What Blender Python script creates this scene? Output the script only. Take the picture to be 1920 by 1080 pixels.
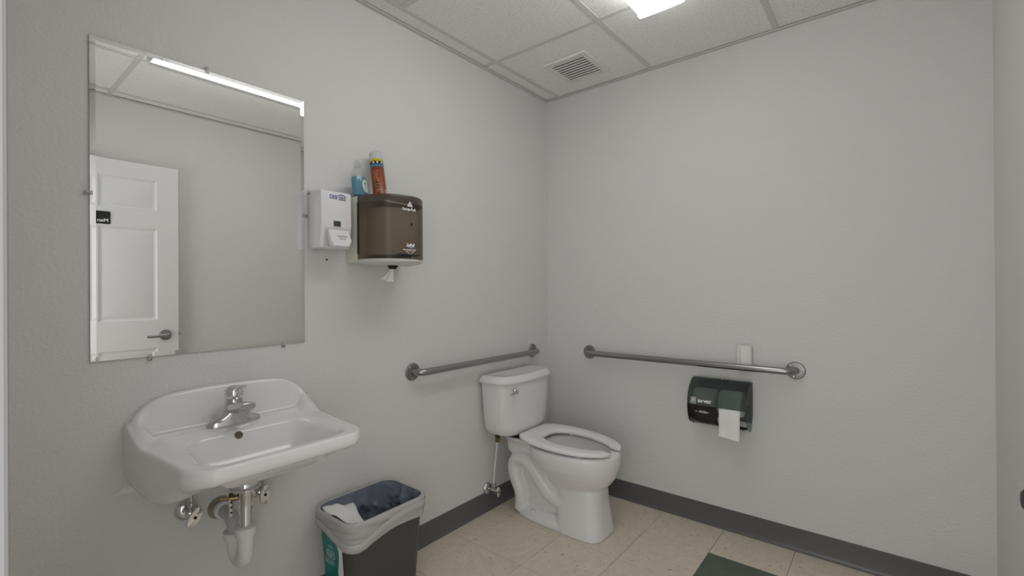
import bpy, bmesh, math, random
from mathutils import Vector, Matrix, Euler, noise
random.seed(7)
PI = math.pi
for o in list(bpy.data.objects): bpy.data.objects.remove(o)
S = bpy.context.scene
COL = S.collection

# ------------------------------------------------------------------ camera, world, exposure
H = 2.398                      # ceiling height
cam = bpy.data.cameras.new('camera'); cam_o = bpy.data.objects.new('camera', cam); COL.objects.link(cam_o)
cam.sensor_width = 36.0; cam.lens = 36.0 * 872.873 / 1920.0; cam.clip_start = 0.02
yaw, pitch, roll = 0.68127, 0.0020, -0.0063
fw = Vector((math.cos(yaw)*math.cos(pitch), math.sin(yaw)*math.cos(pitch), math.sin(pitch)))
r0 = Vector((math.sin(yaw), -math.cos(yaw), 0)); u0 = r0.cross(fw)
rr = math.cos(roll)*r0 + math.sin(roll)*u0; uu = -math.sin(roll)*r0 + math.cos(roll)*u0
M = Matrix((( rr.x, uu.x, -fw.x, -2.46885), (rr.y, uu.y, -fw.y, -1.70621), (rr.z, uu.z, -fw.z, 1.20342), (0, 0, 0, 1)))
cam_o.matrix_world = M
S.camera = cam_o
w = bpy.data.worlds.new('hall_light'); S.world = w; w.use_nodes = True
w.node_tree.nodes['Background'].inputs[0].default_value = (1.0, 1.0, 1.0, 1)
w.node_tree.nodes['Background'].inputs[1].default_value = 1.55
LAMP = 4.3
S.view_settings.view_transform = 'Standard'
S.view_settings.look = 'None'
S.view_settings.gamma = 1.0
S.view_settings.use_curve_mapping = False
S.view_settings.exposure = 0.42

# ------------------------------------------------------------------ materials
def mat(name, col, rough=0.5, metal=0.0, bump=None, coat=0.0, spec=0.5, trans=0.0, ior=1.45, emit=None):
    m = bpy.data.materials.new(name); m.use_nodes = True
    nt = m.node_tree; b = nt.nodes['Principled BSDF']
    b.inputs['Base Color'].default_value = (*col, 1)
    b.inputs['Roughness'].default_value = rough
    b.inputs['Metallic'].default_value = metal
    b.inputs['Specular IOR Level'].default_value = spec
    b.inputs['Coat Weight'].default_value = coat
    b.inputs['Transmission Weight'].default_value = trans
    b.inputs['IOR'].default_value = ior
    if emit:
        b.inputs['Emission Color'].default_value = (*emit[0], 1); b.inputs['Emission Strength'].default_value = emit[1]
    if bump:                                            # list of (scale, detail, strength, distance)
        geo = nt.nodes.new('ShaderNodeNewGeometry'); prev = None
        for sc, det, st, dist in bump:
            n = nt.nodes.new('ShaderNodeTexNoise'); n.inputs['Scale'].default_value = sc; n.inputs['Detail'].default_value = det
            nt.links.new(geo.outputs['Position'], n.inputs['Vector'])
            bp = nt.nodes.new('ShaderNodeBump'); bp.inputs['Strength'].default_value = st; bp.inputs['Distance'].default_value = dist
            nt.links.new(n.outputs['Fac'], bp.inputs['Height'])
            if prev: nt.links.new(prev.outputs[0], bp.inputs['Normal'])
            prev = bp
        nt.links.new(prev.outputs[0], b.inputs['Normal'])
    return m

def ramp(nt, stops, interp='LINEAR'):
    r = nt.nodes.new('ShaderNodeValToRGB'); cr = r.color_ramp; cr.interpolation = interp
    while len(cr.elements) < len(stops): cr.elements.new(0.5)
    for e, (p, c) in zip(cr.elements, stops): e.position = p; e.color = (*c, 1)
    return r

def mottle(m, c1, c2, scale, lo=0.35, hi=0.65, detail=3):
    nt = m.node_tree; b = nt.nodes['Principled BSDF']
    geo = nt.nodes.new('ShaderNodeNewGeometry')
    n = nt.nodes.new('ShaderNodeTexNoise'); n.inputs['Scale'].default_value = scale; n.inputs['Detail'].default_value = detail
    nt.links.new(geo.outputs['Position'], n.inputs['Vector'])
    r = ramp(nt, [(lo, c1), (hi, c2)]); nt.links.new(n.outputs['Fac'], r.inputs[0]); nt.links.new(r.outputs[0], b.inputs['Base Color'])
    return m

WALL_C = (0.72, 0.717, 0.70)
M_wall = mat('wall_paint', WALL_C, 0.62, bump=[(95, 3, 0.60, 0.004), (300, 2, 0.12, 0.001)], spec=0.35)
M_trimp = mat('trim_paint', (0.80, 0.79, 0.77), 0.35)
M_door = mat('door_paint', (0.77, 0.77, 0.765), 0.38, bump=[(220, 2, 0.06, 0.0006)])
M_porc = mat('porcelain', (0.80, 0.797, 0.787), 0.14, coat=0.15)
M_seat = mat('seat_plastic', (0.84, 0.835, 0.83), 0.22)
M_chrome = mat('chrome', (0.72, 0.72, 0.72), 0.10, 1.0)
M_chrome_d = mat('worn_chrome', (0.60, 0.60, 0.60), 0.13, 1.0)
M_steel = mat('brushed_steel', (0.36, 0.355, 0.35), 0.27, 1.0)
M_flange = mat('satin_steel', (0.30, 0.295, 0.29), 0.42, 1.0)
M_brass = mat('brass', (0.30, 0.22, 0.12), 0.35, 1.0)
M_pvc = mat('white_pvc', (0.74, 0.74, 0.72), 0.35)
M_pvc_g = mat('grey_pvc', (0.50, 0.49, 0.50), 0.45)
M_blackp = mat('black_plastic', (0.02, 0.02, 0.02), 0.4)
M_dark = mat('dark_void', (0.012, 0.012, 0.012), 0.8)
M_base = mat('cove_vinyl', (0.12, 0.12, 0.118), 0.28)
M_tee = mat('grid_metal', (0.66, 0.66, 0.645), 0.5)
M_white = mat('white_plastic', (0.80, 0.80, 0.83), 0.32)
M_greyp = mat('grey_plastic', (0.66, 0.65, 0.63), 0.4)
M_beige = mat('beige_plastic', (0.72, 0.71, 0.60), 0.4)
M_paper = mat('tissue_paper', (0.86, 0.86, 0.84), 0.9, bump=[(180, 2, 0.3, 0.002)])
M_card = mat('pale_cardboard', (0.82, 0.81, 0.79), 0.9)
M_ink_w = mat('white_ink', (0.85, 0.85, 0.85), 0.5)
M_ink_b = mat('blue_ink', (0.03, 0.05, 0.20), 0.5)
M_ink_k = mat('black_ink', (0.02, 0.02, 0.02), 0.5)
M_ink_lb = mat('pale_blue_ink', (0.25, 0.40, 0.75), 0.5)
M_mirror = mat('silvered_glass', (0.93, 0.935, 0.925), 0.0, 1.0)
M_medge = mat('glass_edge', (0.10, 0.11, 0.10), 0.2)

M_binb = mat('bin_plastic', (0.072, 0.072, 0.071), 0.42, bump=[(400, 2, 0.08, 0.0006)])
M_teal = mat('teal_label', (0.0, 0.20, 0.18), 0.35)
M_lampm = mat('lamp_enamel', (0.62, 0.62, 0.62), 0.4)
M_panel = mat('smooth_panel', (0.72, 0.72, 0.72), 0.6)
M_switch = mat('dark_rubber', (0.07, 0.07, 0.072), 0.5)

# acoustic tile: pinholes
M_tile = mat('acoustic_tile', (0.70, 0.69, 0.665), 0.9)
nt = M_tile.node_tree; b = nt.nodes['Principled BSDF']; geo = nt.nodes.new('ShaderNodeNewGeometry')
n1 = nt.nodes.new('ShaderNodeTexNoise'); n1.inputs['Scale'].default_value = 240; n1.inputs['Detail'].default_value = 1.0
nt.links.new(geo.outputs['Position'], n1.inputs['Vector'])
rp = ramp(nt, [(0.0, (0.20, 0.195, 0.185)), (0.305, (0.36, 0.355, 0.34)), (0.355, (0.89, 0.885, 0.87)), (1.0, (0.92, 0.915, 0.90))])
nt.links.new(n1.outputs['Fac'], rp.inputs[0]); nt.links.new(rp.outputs[0], b.inputs['Base Color'])
bp = nt.nodes.new('ShaderNodeBump'); bp.inputs['Strength'].default_value = 0.3; bp.inputs['Distance'].default_value = 0.002
nt.links.new(n1.outputs['Fac'], bp.inputs['Height']); nt.links.new(bp.outputs[0], b.inputs['Normal'])

def vinyl(name, base, base2, fl_d, fl_l):
    m = mat(name, base, 0.42); nt = m.node_tree; b = nt.nodes['Principled BSDF']
    geo = nt.nodes.new('ShaderNodeNewGeometry'); oi = nt.nodes.new('ShaderNodeObjectInfo')
    rot = nt.nodes.new('ShaderNodeVectorRotate'); rot.rotation_type = 'Z_AXIS'
    mul = nt.nodes.new('ShaderNodeMath'); mul.operation = 'MULTIPLY'; mul.inputs[1].default_value = 6.28
    nt.links.new(oi.outputs['Random'], mul.inputs[0]); nt.links.new(mul.outputs[0], rot.inputs['Angle'])
    nt.links.new(geo.outputs['Position'], rot.inputs['Vector'])
    mp = nt.nodes.new('ShaderNodeMapping'); mp.inputs['Scale'].default_value = (26, 62, 1)
    nt.links.new(rot.outputs[0], mp.inputs['Vector'])
    def nz(sc, det, off):
        a = nt.nodes.new('ShaderNodeVectorMath'); a.operation = 'ADD'; a.inputs[1].default_value = (off, off*1.7, 0)
        nt.links.new(mp.outputs[0], a.inputs[0])
        n = nt.nodes.new('ShaderNodeTexNoise'); n.inputs['Scale'].default_value = sc; n.inputs['Detail'].default_value = det
        nt.links.new(a.outputs[0], n.inputs['Vector']); return n
    a = nz(0.5, 4, 0); r1 = ramp(nt, [(0.3, base), (0.7, base2)]); nt.links.new(a.outputs['Fac'], r1.inputs[0])
    cur = r1.outputs[0]
    for sc, det, off, lo, hi, c in [(1.6, 2, 11, 0.66, 0.72, fl_d), (2.2, 1, 31, 0.68, 0.74, fl_l), (3.6, 1, 57, 0.75, 0.78, tuple(x*0.75 for x in fl_d))]:
        n = nz(sc, det, off)
        k = nt.nodes.new('ShaderNodeMapRange'); k.inputs['From Min'].default_value = lo; k.inputs['From Max'].default_value = hi
        nt.links.new(n.outputs['Fac'], k.inputs['Value'])
        mx = nt.nodes.new('ShaderNodeMix'); mx.data_type = 'RGBA'
        nt.links.new(k.outputs[0], mx.inputs['Factor']); nt.links.new(cur, mx.inputs['A']); mx.inputs['B'].default_value = (*c, 1)
        cur = mx.outputs['Result']
    nt.links.new(cur, b.inputs['Base Color'])
    return m
M_vct = vinyl('beige_vinyl', (0.66, 0.585, 0.485), (0.73, 0.655, 0.545), (0.34, 0.265, 0.19), (0.42, 0.43, 0.29))
M_vctg = vinyl('green_vinyl', (0.085, 0.112, 0.080), (0.115, 0.145, 0.105), (0.04, 0.055, 0.04), (0.15, 0.18, 0.13))

def smoky(name, tint, body, fac, rough=0.12):
    m = bpy.data.materials.new(name); m.use_nodes = True; nt = m.node_tree
    b = nt.nodes['Principled BSDF']; b.inputs['Base Color'].default_value = (*body, 1); b.inputs['Roughness'].default_value = rough
    t = nt.nodes.new('ShaderNodeBsdfTransparent'); t.inputs[0].default_value = (*tint, 1)
    mx = nt.nodes.new('ShaderNodeMixShader'); mx.inputs[0].default_value = fac
    nt.links.new(b.outputs[0], mx.inputs[1]); nt.links.new(t.outputs[0], mx.inputs[2])
    nt.links.new(mx.outputs[0], nt.nodes['Material Output'].inputs[0])
    return m
M_smoke = smoky('smoky_brown_plastic', (0.58, 0.51, 0.44), (0.105, 0.087, 0.072), 0.66, 0.20)
M_smoke_d = smoky('dark_smoky_plastic', (0.30, 0.26, 0.22), (0.095, 0.076, 0.062), 0.15, 0.20)
M_smokeg = smoky('smoky_green_plastic', (0.72, 0.77, 0.76), (0.095, 0.108, 0.106), 0.74, 0.20)
M_clear = smoky('clear_plastic', (0.93, 0.94, 0.95), (0.75, 0.76, 0.78), 0.86, 0.08)
M_liner = smoky('liner_film', (0.80, 0.80, 0.80), (0.62, 0.615, 0.60), 0.26, 0.25)
M_film = smoky('thin_liner_film', (0.80, 0.83, 0.92), (0.26, 0.29, 0.36), 0.30, 0.12)
M_clip = smoky('clear_clip', (0.92, 0.92, 0.91), (0.75, 0.75, 0.74), 0.55, 0.1)
nt = M_film.node_tree; b = nt.nodes['Principled BSDF']; geo = nt.nodes.new('ShaderNodeNewGeometry')
mp = nt.nodes.new('ShaderNodeMapping'); mp.inputs['Scale'].default_value = (1.0, 1.0, 0.22); mp.inputs['Rotation'].default_value = (0.2, 0.7, 0.2)
n1 = nt.nodes.new('ShaderNodeTexNoise'); n1.noise_type = 'RIDGED_MULTIFRACTAL'; n1.inputs['Scale'].default_value = 26; n1.inputs['Detail'].default_value = 2
bp = nt.nodes.new('ShaderNodeBump'); bp.inputs['Strength'].default_value = 0.9; bp.inputs['Distance'].default_value = 0.006
nt.links.new(geo.outputs['Position'], mp.inputs[0]); nt.links.new(mp.outputs[0], n1.inputs['Vector']); nt.links.new(n1.outputs[0], bp.inputs['Height']); nt.links.new(bp.outputs[0], b.inputs['Normal'])
M_blue = mat('blue_liquid', (0.005, 0.22, 0.32), 0.12, coat=0.3)

# lens: emitting acrylic, slightly uneven where the tubes sit
M_lens = bpy.data.materials.new('lit_acrylic'); M_lens.use_nodes = True
nt = M_lens.node_tree; b = nt.nodes['Principled BSDF']
b.inputs['Base Color'].default_value = (0.8, 0.8, 0.82, 1); b.inputs['Roughness'].default_value = 0.3
b.inputs['Emission Color'].default_value = (1.0, 0.995, 0.975, 1); b.inputs['Emission Strength'].default_value = LAMP

# ------------------------------------------------------------------ geometry helpers
class G:
    def __init__(s): s.v = []; s.f = []
    def add(s, vs, fs):
        n = len(s.v); s.v += [Vector(p) for p in vs]; s.f += [tuple(i+n for i in f) for f in fs]; return s
    def box(s, x0, x1, y0, y1, z0, z1, bev=0.0, seg=2):
        bm = bmesh.new(); bmesh.ops.create_cube(bm, size=1)
        for v in bm.verts: v.co = Vector(((x0+x1)/2 + v.co.x*(x1-x0), (y0+y1)/2 + v.co.y*(y1-y0), (z0+z1)/2 + v.co.z*(z1-z0)))
        if bev > 0: bmesh.ops.bevel(bm, geom=bm.edges[:], offset=bev, segments=seg, profile=0.5, affect='EDGES')
        return s.frombm(bm)
    def frombm(s, bm):
        bm.verts.index_update(); s.add([v.co.copy() for v in bm.verts], [tuple(v.index for v in f.verts) for f in bm.faces]); bm.free(); return s
    def loft(s, rings, cap0=True, cap1=True, closed=True):
        n = len(rings[0]); vs = [p for r in rings for p in r]; fs = []
        for i in range(len(rings)-1):
            for j in range(n if closed else n-1):
                k = (j+1) % n; fs.append((i*n+j, i*n+k, (i+1)*n+k, (i+1)*n+j))
        if cap0: fs.append(tuple(range(n-1, -1, -1)))
        if cap1: fs.append(tuple((len(rings)-1)*n+j for j in range(n)))
        return s.add(vs, fs)
    def lathe(s, prof, c=(0, 0, 0), axis='z', n=24, cap=True, sx=1, sy=1):
        rings = []
        for r, h in prof:
            ring = []
            for j in range(n):
                a = 2*PI*j/n; p = Vector((r*math.cos(a)*sx, r*math.sin(a)*sy, h))
                if axis == 'y': p = Vector((p.x, -p.z, p.y))       # height runs towards -y
                if axis == 'x': p = Vector((p.z, p.x, p.y))
                ring.append(p + Vector(c))
            rings.append(ring)
        return s.loft(rings, cap, cap)
    def tube(s, pts, r, n=14, cap=True):
        pts = [Vector(p) for p in pts]; rings = []; up = None
        for i, p in enumerate(pts):
            t = (pts[min(i+1, len(pts)-1)] - pts[max(i-1, 0)]).normalized()
            if up is None:
                up = Vector((0, 0, 1)) if abs(t.z) < 0.9 else Vector((1, 0, 0))
            a = t.cross(up).normalized(); up = a.cross(t).normalized()
            rad = r[i] if isinstance(r, (list, tuple)) else r
            rings.append([p + a*math.cos(2*PI*j/n)*rad + up*math.sin(2*PI*j/n)*rad for j in range(n)])
        return s.loft(rings, cap, cap)
    def prism(s, poly, x0, x1, axis='x', bev=0.0, seg=2):
        # poly is a list of (a, b); axis x: a=y, b=z ; axis z: a=x, b=y ; axis y: a=x, b=z
        def P(a, b, h): return Vector((h, a, b)) if axis == 'x' else (Vector((a, b, h)) if axis == 'z' else Vector((a, h, b)))
        bm = bmesh.new()
        v0 = [bm.verts.new(P(a, b, x0)) for a, b in poly]; v1 = [bm.verts.new(P(a, b, x1)) for a, b in poly]; n = len(poly)
        bm.faces.new(v0[::-1]); bm.faces.new(v1)
        for i in range(n): bm.faces.new((v0[i], v0[(i+1) % n], v1[(i+1) % n], v1[i]))
        bmesh.ops.recalc_face_normals(bm, faces=bm.faces[:])
        if bev > 0:
            ed = [e for e in bm.edges if len(e.link_faces) == 2 and e.calc_face_angle(0) > 0.35]
            bmesh.ops.bevel(bm, geom=ed, offset=bev, segments=seg, profile=0.5, affect='EDGES', clamp_overlap=True)
        return s.frombm(bm)
    def move(s, m):
        s.v = [m @ p for p in s.v]; return s

def catmull(pts, k=8, closed=False):
    P = [Vector(p) for p in pts]; out = []; n = len(P)
    for i in range(n if closed else n-1):
        g = (lambda j: P[j % n]) if closed else (lambda j: P[min(max(j, 0), n-1)])
        a, b, c, d = g(i-1), g(i), g(i+1), g(i+2)
        for q in range(k):
            t = q/k
            out.append(0.5*((2*b) + (c-a)*t + (2*a-5*b+4*c-d)*t*t + (3*b-a-3*c+d)*t**3))
    if not closed: out.append(P[-1])
    return out

def obj(name, g, m, parent=None, smooth=38, weld=True):
    me = bpy.data.meshes.new(name)
    me.from_pydata([tuple(p) for p in g.v], [], g.f)
    bm = bmesh.new(); bm.from_mesh(me)
    if weld: bmesh.ops.remove_doubles(bm, verts=bm.verts[:], dist=1e-6)
    bmesh.ops.recalc_face_normals(bm, faces=bm.faces[:])
    bm.to_mesh(me); bm.free()
    if smooth:
        for p in me.polygons: p.use_smooth = True
        me.set_sharp_from_angle(angle=math.radians(smooth))
    me.materials.append(m)
    o = bpy.data.objects.new(name, me); COL.objects.link(o)
    if parent: o.parent = parent
    return o

def thing(name, label, cat, loc=(0, 0, 0), rot=(0, 0, 0), group=None):
    o = bpy.data.objects.new(name, None); COL.objects.link(o); o.empty_display_size = 0.05
    o.location = loc; o.rotation_euler = rot
    o['label'] = label; o['category'] = cat
    if group: o['group'] = group
    return o

def tag(o, label, cat, group=None):
    o['label'] = label; o['category'] = cat
    if group: o['group'] = group
    return o

def struct(o): o['kind'] = 'structure'; return o

def copy_tree(o, parent=None):
    c = o.copy(); COL.objects.link(c)
    if parent: c.parent = parent
    for ch in list(o.children): copy_tree(ch, c)
    return c

_txt = {}
def text(s, size, fn, bold=0.0, shear=0.0, width=None):
    """flat lettering, each vertex (u to the right, v up, centred) carried to the surface by fn(u, v)"""
    cu = bpy.data.curves.new('lettering', 'FONT'); cu.body = s; cu.size = size; cu.align_x = 'CENTER'; cu.align_y = 'CENTER'
    cu.offset = bold; cu.shear = shear; cu.resolution_u = 3
    to = bpy.data.objects.new('lettering', cu); COL.objects.link(to)
    dg = bpy.context.evaluated_depsgraph_get(); me = bpy.data.meshes.new_from_object(to.evaluated_get(dg))
    g = G(); vs = [v.co.copy() for v in me.vertices]
    k = 1.0
    if width and vs:
        x0 = min(v.x for v in vs); x1 = max(v.x for v in vs); k = width/(x1-x0)
    g.add([fn(v.x*k, v.y) for v in vs], [tuple(p.vertices) for p in me.polygons])
    bpy.data.objects.remove(to); bpy.data.curves.remove(cu); bpy.data.meshes.remove(me)
    return g

def flat(poly, fn):
    """flat patch: polygon in (u, v) carried by fn"""
    return G().add([fn(a, b) for a, b in poly], [tuple(range(len(poly)))])

def grid(nx, ny, fn, flip=False):
    g = G(); vs = [fn(i/nx, j/ny) for j in range(ny+1) for i in range(nx+1)]
    fs = [(j*(nx+1)+i, j*(nx+1)+i+1, (j+1)*(nx+1)+i+1, (j+1)*(nx+1)+i) for j in range(ny) for i in range(nx)]
    return g.add(vs, fs)

def sst(a, b, x):
    t = min(max((x-a)/(b-a), 0.0), 1.0); return t*t*(3-2*t)

def solidify(o, t, off=0.0):
    m = o.modifiers.new('thickness', 'SOLIDIFY'); m.thickness = t; m.offset = off; return o

# ------------------------------------------------------------------ the room
XL, YF = -2.4455, -2.01           # inner faces of the left and front walls
DY0, DY1, DZ = -1.95, -1.03, 2.02   # doorway in the left wall
struct(obj('wall_back', G().box(XL-0.12, 0.1, 0, 0.1, -0.1, H+0.1), M_wall, smooth=0))
struct(obj('wall_right', G().box(0, 0.1, YF-0.1, 0, -0.1, H+0.1), M_wall, smooth=0))
struct(obj('wall_front', G().box(XL-0.12, 0, YF-0.1, YF, -0.1, H+0.1), M_wall, smooth=0))
g = G().box(XL-0.12, XL, DY1, 0, -0.1, H+0.1).box(XL-0.12, XL, YF, DY0, -0.1, H+0.1).box(XL-0.12, XL, DY0, DY1, DZ, H+0.1)
struct(obj('wall_left', g, M_wall, smooth=0))
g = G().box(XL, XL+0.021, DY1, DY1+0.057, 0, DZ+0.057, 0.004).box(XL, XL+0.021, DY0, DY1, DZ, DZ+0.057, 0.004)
struct(obj('trim_1', g, mat('trim_dimmed_for_light', (0.40, 0.40, 0.39), 0.5), smooth=0))  # trim paint darkened in its colour to offset the strong hall light
# the old screw anchors below the soap dispenser
o = obj('screw_anchor', G().lathe([(0.0045, -0.001), (0.004, 0.003), (0.001, 0.0035)], (-1.512, 0, 1.322), 'y', 10), M_switch, bpy.data.objects['wall_back'])
o = obj('screw_anchor', G().lathe([(0.006, -0.001), (0.005, 0.0015), (0.001, 0.002)], (-1.518, 0, 1.331), 'y', 10), M_greyp, bpy.data.objects['wall_back'])

# floor: concrete slab and vinyl tiles
floor = struct(obj('floor', G().box(XL-0.6, 0.1, YF-0.1, 0.1, -0.1, -0.004), mat('slab', (0.03, 0.025, 0.02), 0.9), smooth=0))
T = 0.3048; xa, ya = -0.5685, -0.1467
cache = {}
xs = [xa + i*T for i in range(-7, 3)]; ys = [ya - j*T for j in range(-1, 8)]
for i in range(len(xs)-1):
    for j in range(len(ys)-1):
        x0, x1 = max(xs[i], XL-0.12), min(xs[i+1], 0); y1, y0 = min(ys[j], 0), max(ys[j+1], YF)
        if x1-x0 < 0.01 or y1-y0 < 0.01: continue
        green = abs(xs[i]-xa) < 0.01 and abs(ys[j] - (ya-3*T)) < 0.01
        key = (round(x1-x0, 3), round(y1-y0, 3), green)
        if key not in cache:
            w2, d2 = (x1-x0)/2-0.0008, (y1-y0)/2-0.0008
            o = obj('floor_tile', G().add([(-w2, -d2, -0.004), (w2, -d2, -0.004), (w2, d2, -0.004), (-w2, d2, -0.004),
                    (-w2, -d2, -0.0006), (w2, -d2, -0.0006), (w2, d2, -0.0006), (-w2, d2, -0.0006),
                    (-w2+.0006, -d2+.0006, 0), (w2-.0006, -d2+.0006, 0), (w2-.0006, d2-.0006, 0), (-w2+.0006, d2-.0006, 0)],
                    [(0, 1, 5, 4), (1, 2, 6, 5), (2, 3, 7, 6), (3, 0, 4, 7), (4, 5, 9, 8), (5, 6, 10, 9), (6, 7, 11, 10), (7, 4, 8, 11), (8, 9, 10, 11)]),
                    M_vctg if green else M_vct, floor, smooth=0)
            cache[key] = o
        else:
            o = cache[key].copy(); COL.objects.link(o)
        if green: o['label'] = 'single dark green vinyl floor tile'
        o.location = ((x0+x1)/2, (y0+y1)/2, 0)

# cove base
BH = 0.1036
def cove(L0, L1):                       # local: runs along x, wall at y=0, room towards -y
    prof = [(0, 0), (-0.012, 0), (-0.0125, 0.003), (-0.0075, 0.009), (-0.0045, 0.018), (-0.0042, BH-0.002), (-0.003, BH), (0, BH)]
    return G().loft([[Vector((x, a, b)) for a, b in prof] for x in (L0, L1)], True, True)
struct(obj('baseboard_back', cove(XL, 0), M_base, smooth=30))
rotR = Matrix.Rotation(-PI/2, 4, 'Z')
br = struct(obj('baseboard_right', cove(0.0045, 1.216).move(rotR), M_base, smooth=30))
obj('cove_section', cove(1.2164, -YF).move(rotR), M_base, br, smooth=30)
rotF = Matrix.Translation((0, YF, 0)) @ Matrix.Rotation(PI, 4, 'Z')
struct(obj('baseboard_front', cove(0.0, -XL).move(rotF), M_base, smooth=30))

# ceiling: deck, tees, tiles
ceil = struct(obj('ceiling', G().box(XL-0.12, 0.1, YF-0.1, 0.1, H+0.03, H+0.1), M_tile, smooth=0))
TW = 0.012
def tee(x0, x1, y0, y1, nm='ceiling_tee', dz=0.0): return obj(nm, G().box(x0, x1, y0, y1, H+0.0032+dz, H+0.0062+dz, 0.0006, 1).box((x0+x1)/2-0.002 if x1-x0 < 0.05 else x0, (x0+x1)/2+0.002 if x1-x0 < 0.05 else x1, (y0+y1)/2-0.002 if y1-y0 < 0.05 else y0, (y0+y1)/2+0.002 if y1-y0 < 0.05 else y1, H+0.0062, H+0.03), M_tee, ceil, smooth=0)
TY = [-0.098, -0.700, -1.305, -1.905]; TX = [-0.607, -1.812]
for y in TY: tee(XL, 0, y-TW, y+TW)
for x in TX:
    for y1, y0 in zip([0]+TY, TY+[YF]):
        tee(x-TW, x+TW, y0+(TW if y0 > YF else 0), y1-(TW if y1 < 0 else 0), dz=0.0003)
tee(-1.222-TW, -1.222+TW, TY[1]+TW, TY[0]-TW, dz=0.0003)
def angle_trim(x0, x1, y0, y1, horiz): return obj('wall_angle', G().box(x0, x1, y0, y1, H, H+0.003).box(*horiz, H, H+0.022), M_tee, ceil, smooth=0)
angle_trim(XL, 0, -0.019, 0, (XL, 0, -0.0015, 0)); angle_trim(-0.019, 0, YF, -0.0191, (-0.0015, 0, YF, -0.0191))
angle_trim(XL, -0.0191, YF, YF+0.019, (XL, -0.0191, YF, YF+0.0015)); angle_trim(XL, XL+0.019, YF+0.0191, -0.0191, (XL, XL+0.0015, YF+0.0191, -0.0191))
VX0, VX1, VY0, VY1 = -0.402, -0.158, -0.508, -0.276    # cut-out of the extractor grille
def ctile(x0, x1, y0, y1, m=M_tile):
    cx, cy = (x0+x1)/2, (y0+y1)/2
    return obj('ceiling_tile', G().box(x0+0.003, x1-0.003, y0+0.003, y1-0.003, H+0.0066+random.uniform(0, 0.0012), H+0.020, 0.001, 1), m, ceil, smooth=0)
rows = list(zip([0]+TY, TY+[YF]))
cols = [(TX[0], 0), (TX[1], TX[0]), (XL, TX[1])]
for ri, (y1, y0) in enumerate(rows):
    for ci, (x0, x1) in enumerate(cols):
        if ri == 1 and ci == 1:
            ctile(-1.222, x1, y0, y1); ctile(x0, -1.222, y0, y1, M_panel); continue
        if ri == 1 and ci == 0:
            bm = bmesh.new(); xx = [x0+.003, VX0, VX1, x1-.003]; yy = [y0+.003, VY0, VY1, y1-.003]
            g = G()
            for a in range(3):
                for c in range(3):
                    if a == 1 and c == 1: continue
                    g.add([(xx[a], yy[c], H+.0068), (xx[a+1], yy[c], H+.0068), (xx[a+1], yy[c+1], H+.0068), (xx[a], yy[c+1], H+.0068)], [(3, 2, 1, 0)])
            bm.free(); obj('ceiling_tile', g, M_tile, ceil, smooth=0); continue
        ctile(x0, x1, y0, y1)

# extractor grille
v = thing('ceiling_vent', 'square white slatted extractor grille set into the ceiling tile near the corner', 'vent', (-0.28, -0.392, H))
fx, fy = 0.138, 0.132
g = G()
ox, oy, ix, iy = fx, fy, 0.113, 0.0985
for a, b, c, d in [(-ox, ox, iy, oy), (-ox, ox, -oy, -iy), (-ox, -ix, -iy, iy), (ix, ox, -iy, iy)]: g.box(a, b, c, d, -0.004, 0.006, 0.0015, 1)
obj('frame', g, M_trimp, v)
obj('dark_cavity', G().box(-0.115, 0.115, -0.10, 0.10, 0.022, 0.026), M_dark, v, smooth=0)
for k in range(9):
    x = -ix + (k+0.5)*2*ix/9
    obj('slat', G().box(x-0.0080, x+0.0080, -iy, iy, -0.0022, -0.0007, 0.0005, 1), M_trimp, v)

# ceiling lamp: wrap-round fluorescent
LX0, LX1, LYc, LD = -1.828, -0.634, -1.000, 0.08
lamp = thing('ceiling_lamp', 'long lit fluorescent ceiling lamp with a white wraparound acrylic lens', 'ceiling lamp', ((LX0+LX1)/2, LYc, H))
hl = (LX1-LX0)/2
obj('housing', G().box(-hl+0.004, hl-0.004, -0.075, 0.075, -0.03, 0.0, 0.002, 1), M_lampm, lamp)
LP = [(0.090, -0.010), (0.090, -0.066), (0.0885, -0.073), (0.084, -0.0775), (0.076, -0.0785), (0.03, -0.080)]
LP = LP + [(-a, b) for a, b in LP[::-1]]
def lens_ring(x): return [Vector((x, a, b)) for a, b in LP]
obj('side_rail', G().prism([(-0.0935, -0.0792), (-0.138, -0.0785), (-0.138, -0.070), (-0.0935, -0.070)], -hl+0.012, hl-0.012, 'x'), M_trimp, lamp, smooth=20)
obj('lens', G().loft([lens_ring(-hl+0.012), lens_ring(hl-0.012)], False, False, closed=False), M_lens, lamp, smooth=30)
for sx in (-1, 1):
    poly = [(a, b) for a, b in [(0.097, 0.0)] + [(p.y*1.06, p.z*1.02) for p in lens_ring(0)] + [(-0.097, 0.0)]]
    obj('end_cap', G().prism(poly, sx*hl-(0.012 if sx > 0 else 0), sx*hl+(0.0 if sx > 0 else 0.012), 'x'), M_lampm if sx < 0 else M_lens, lamp)

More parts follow.
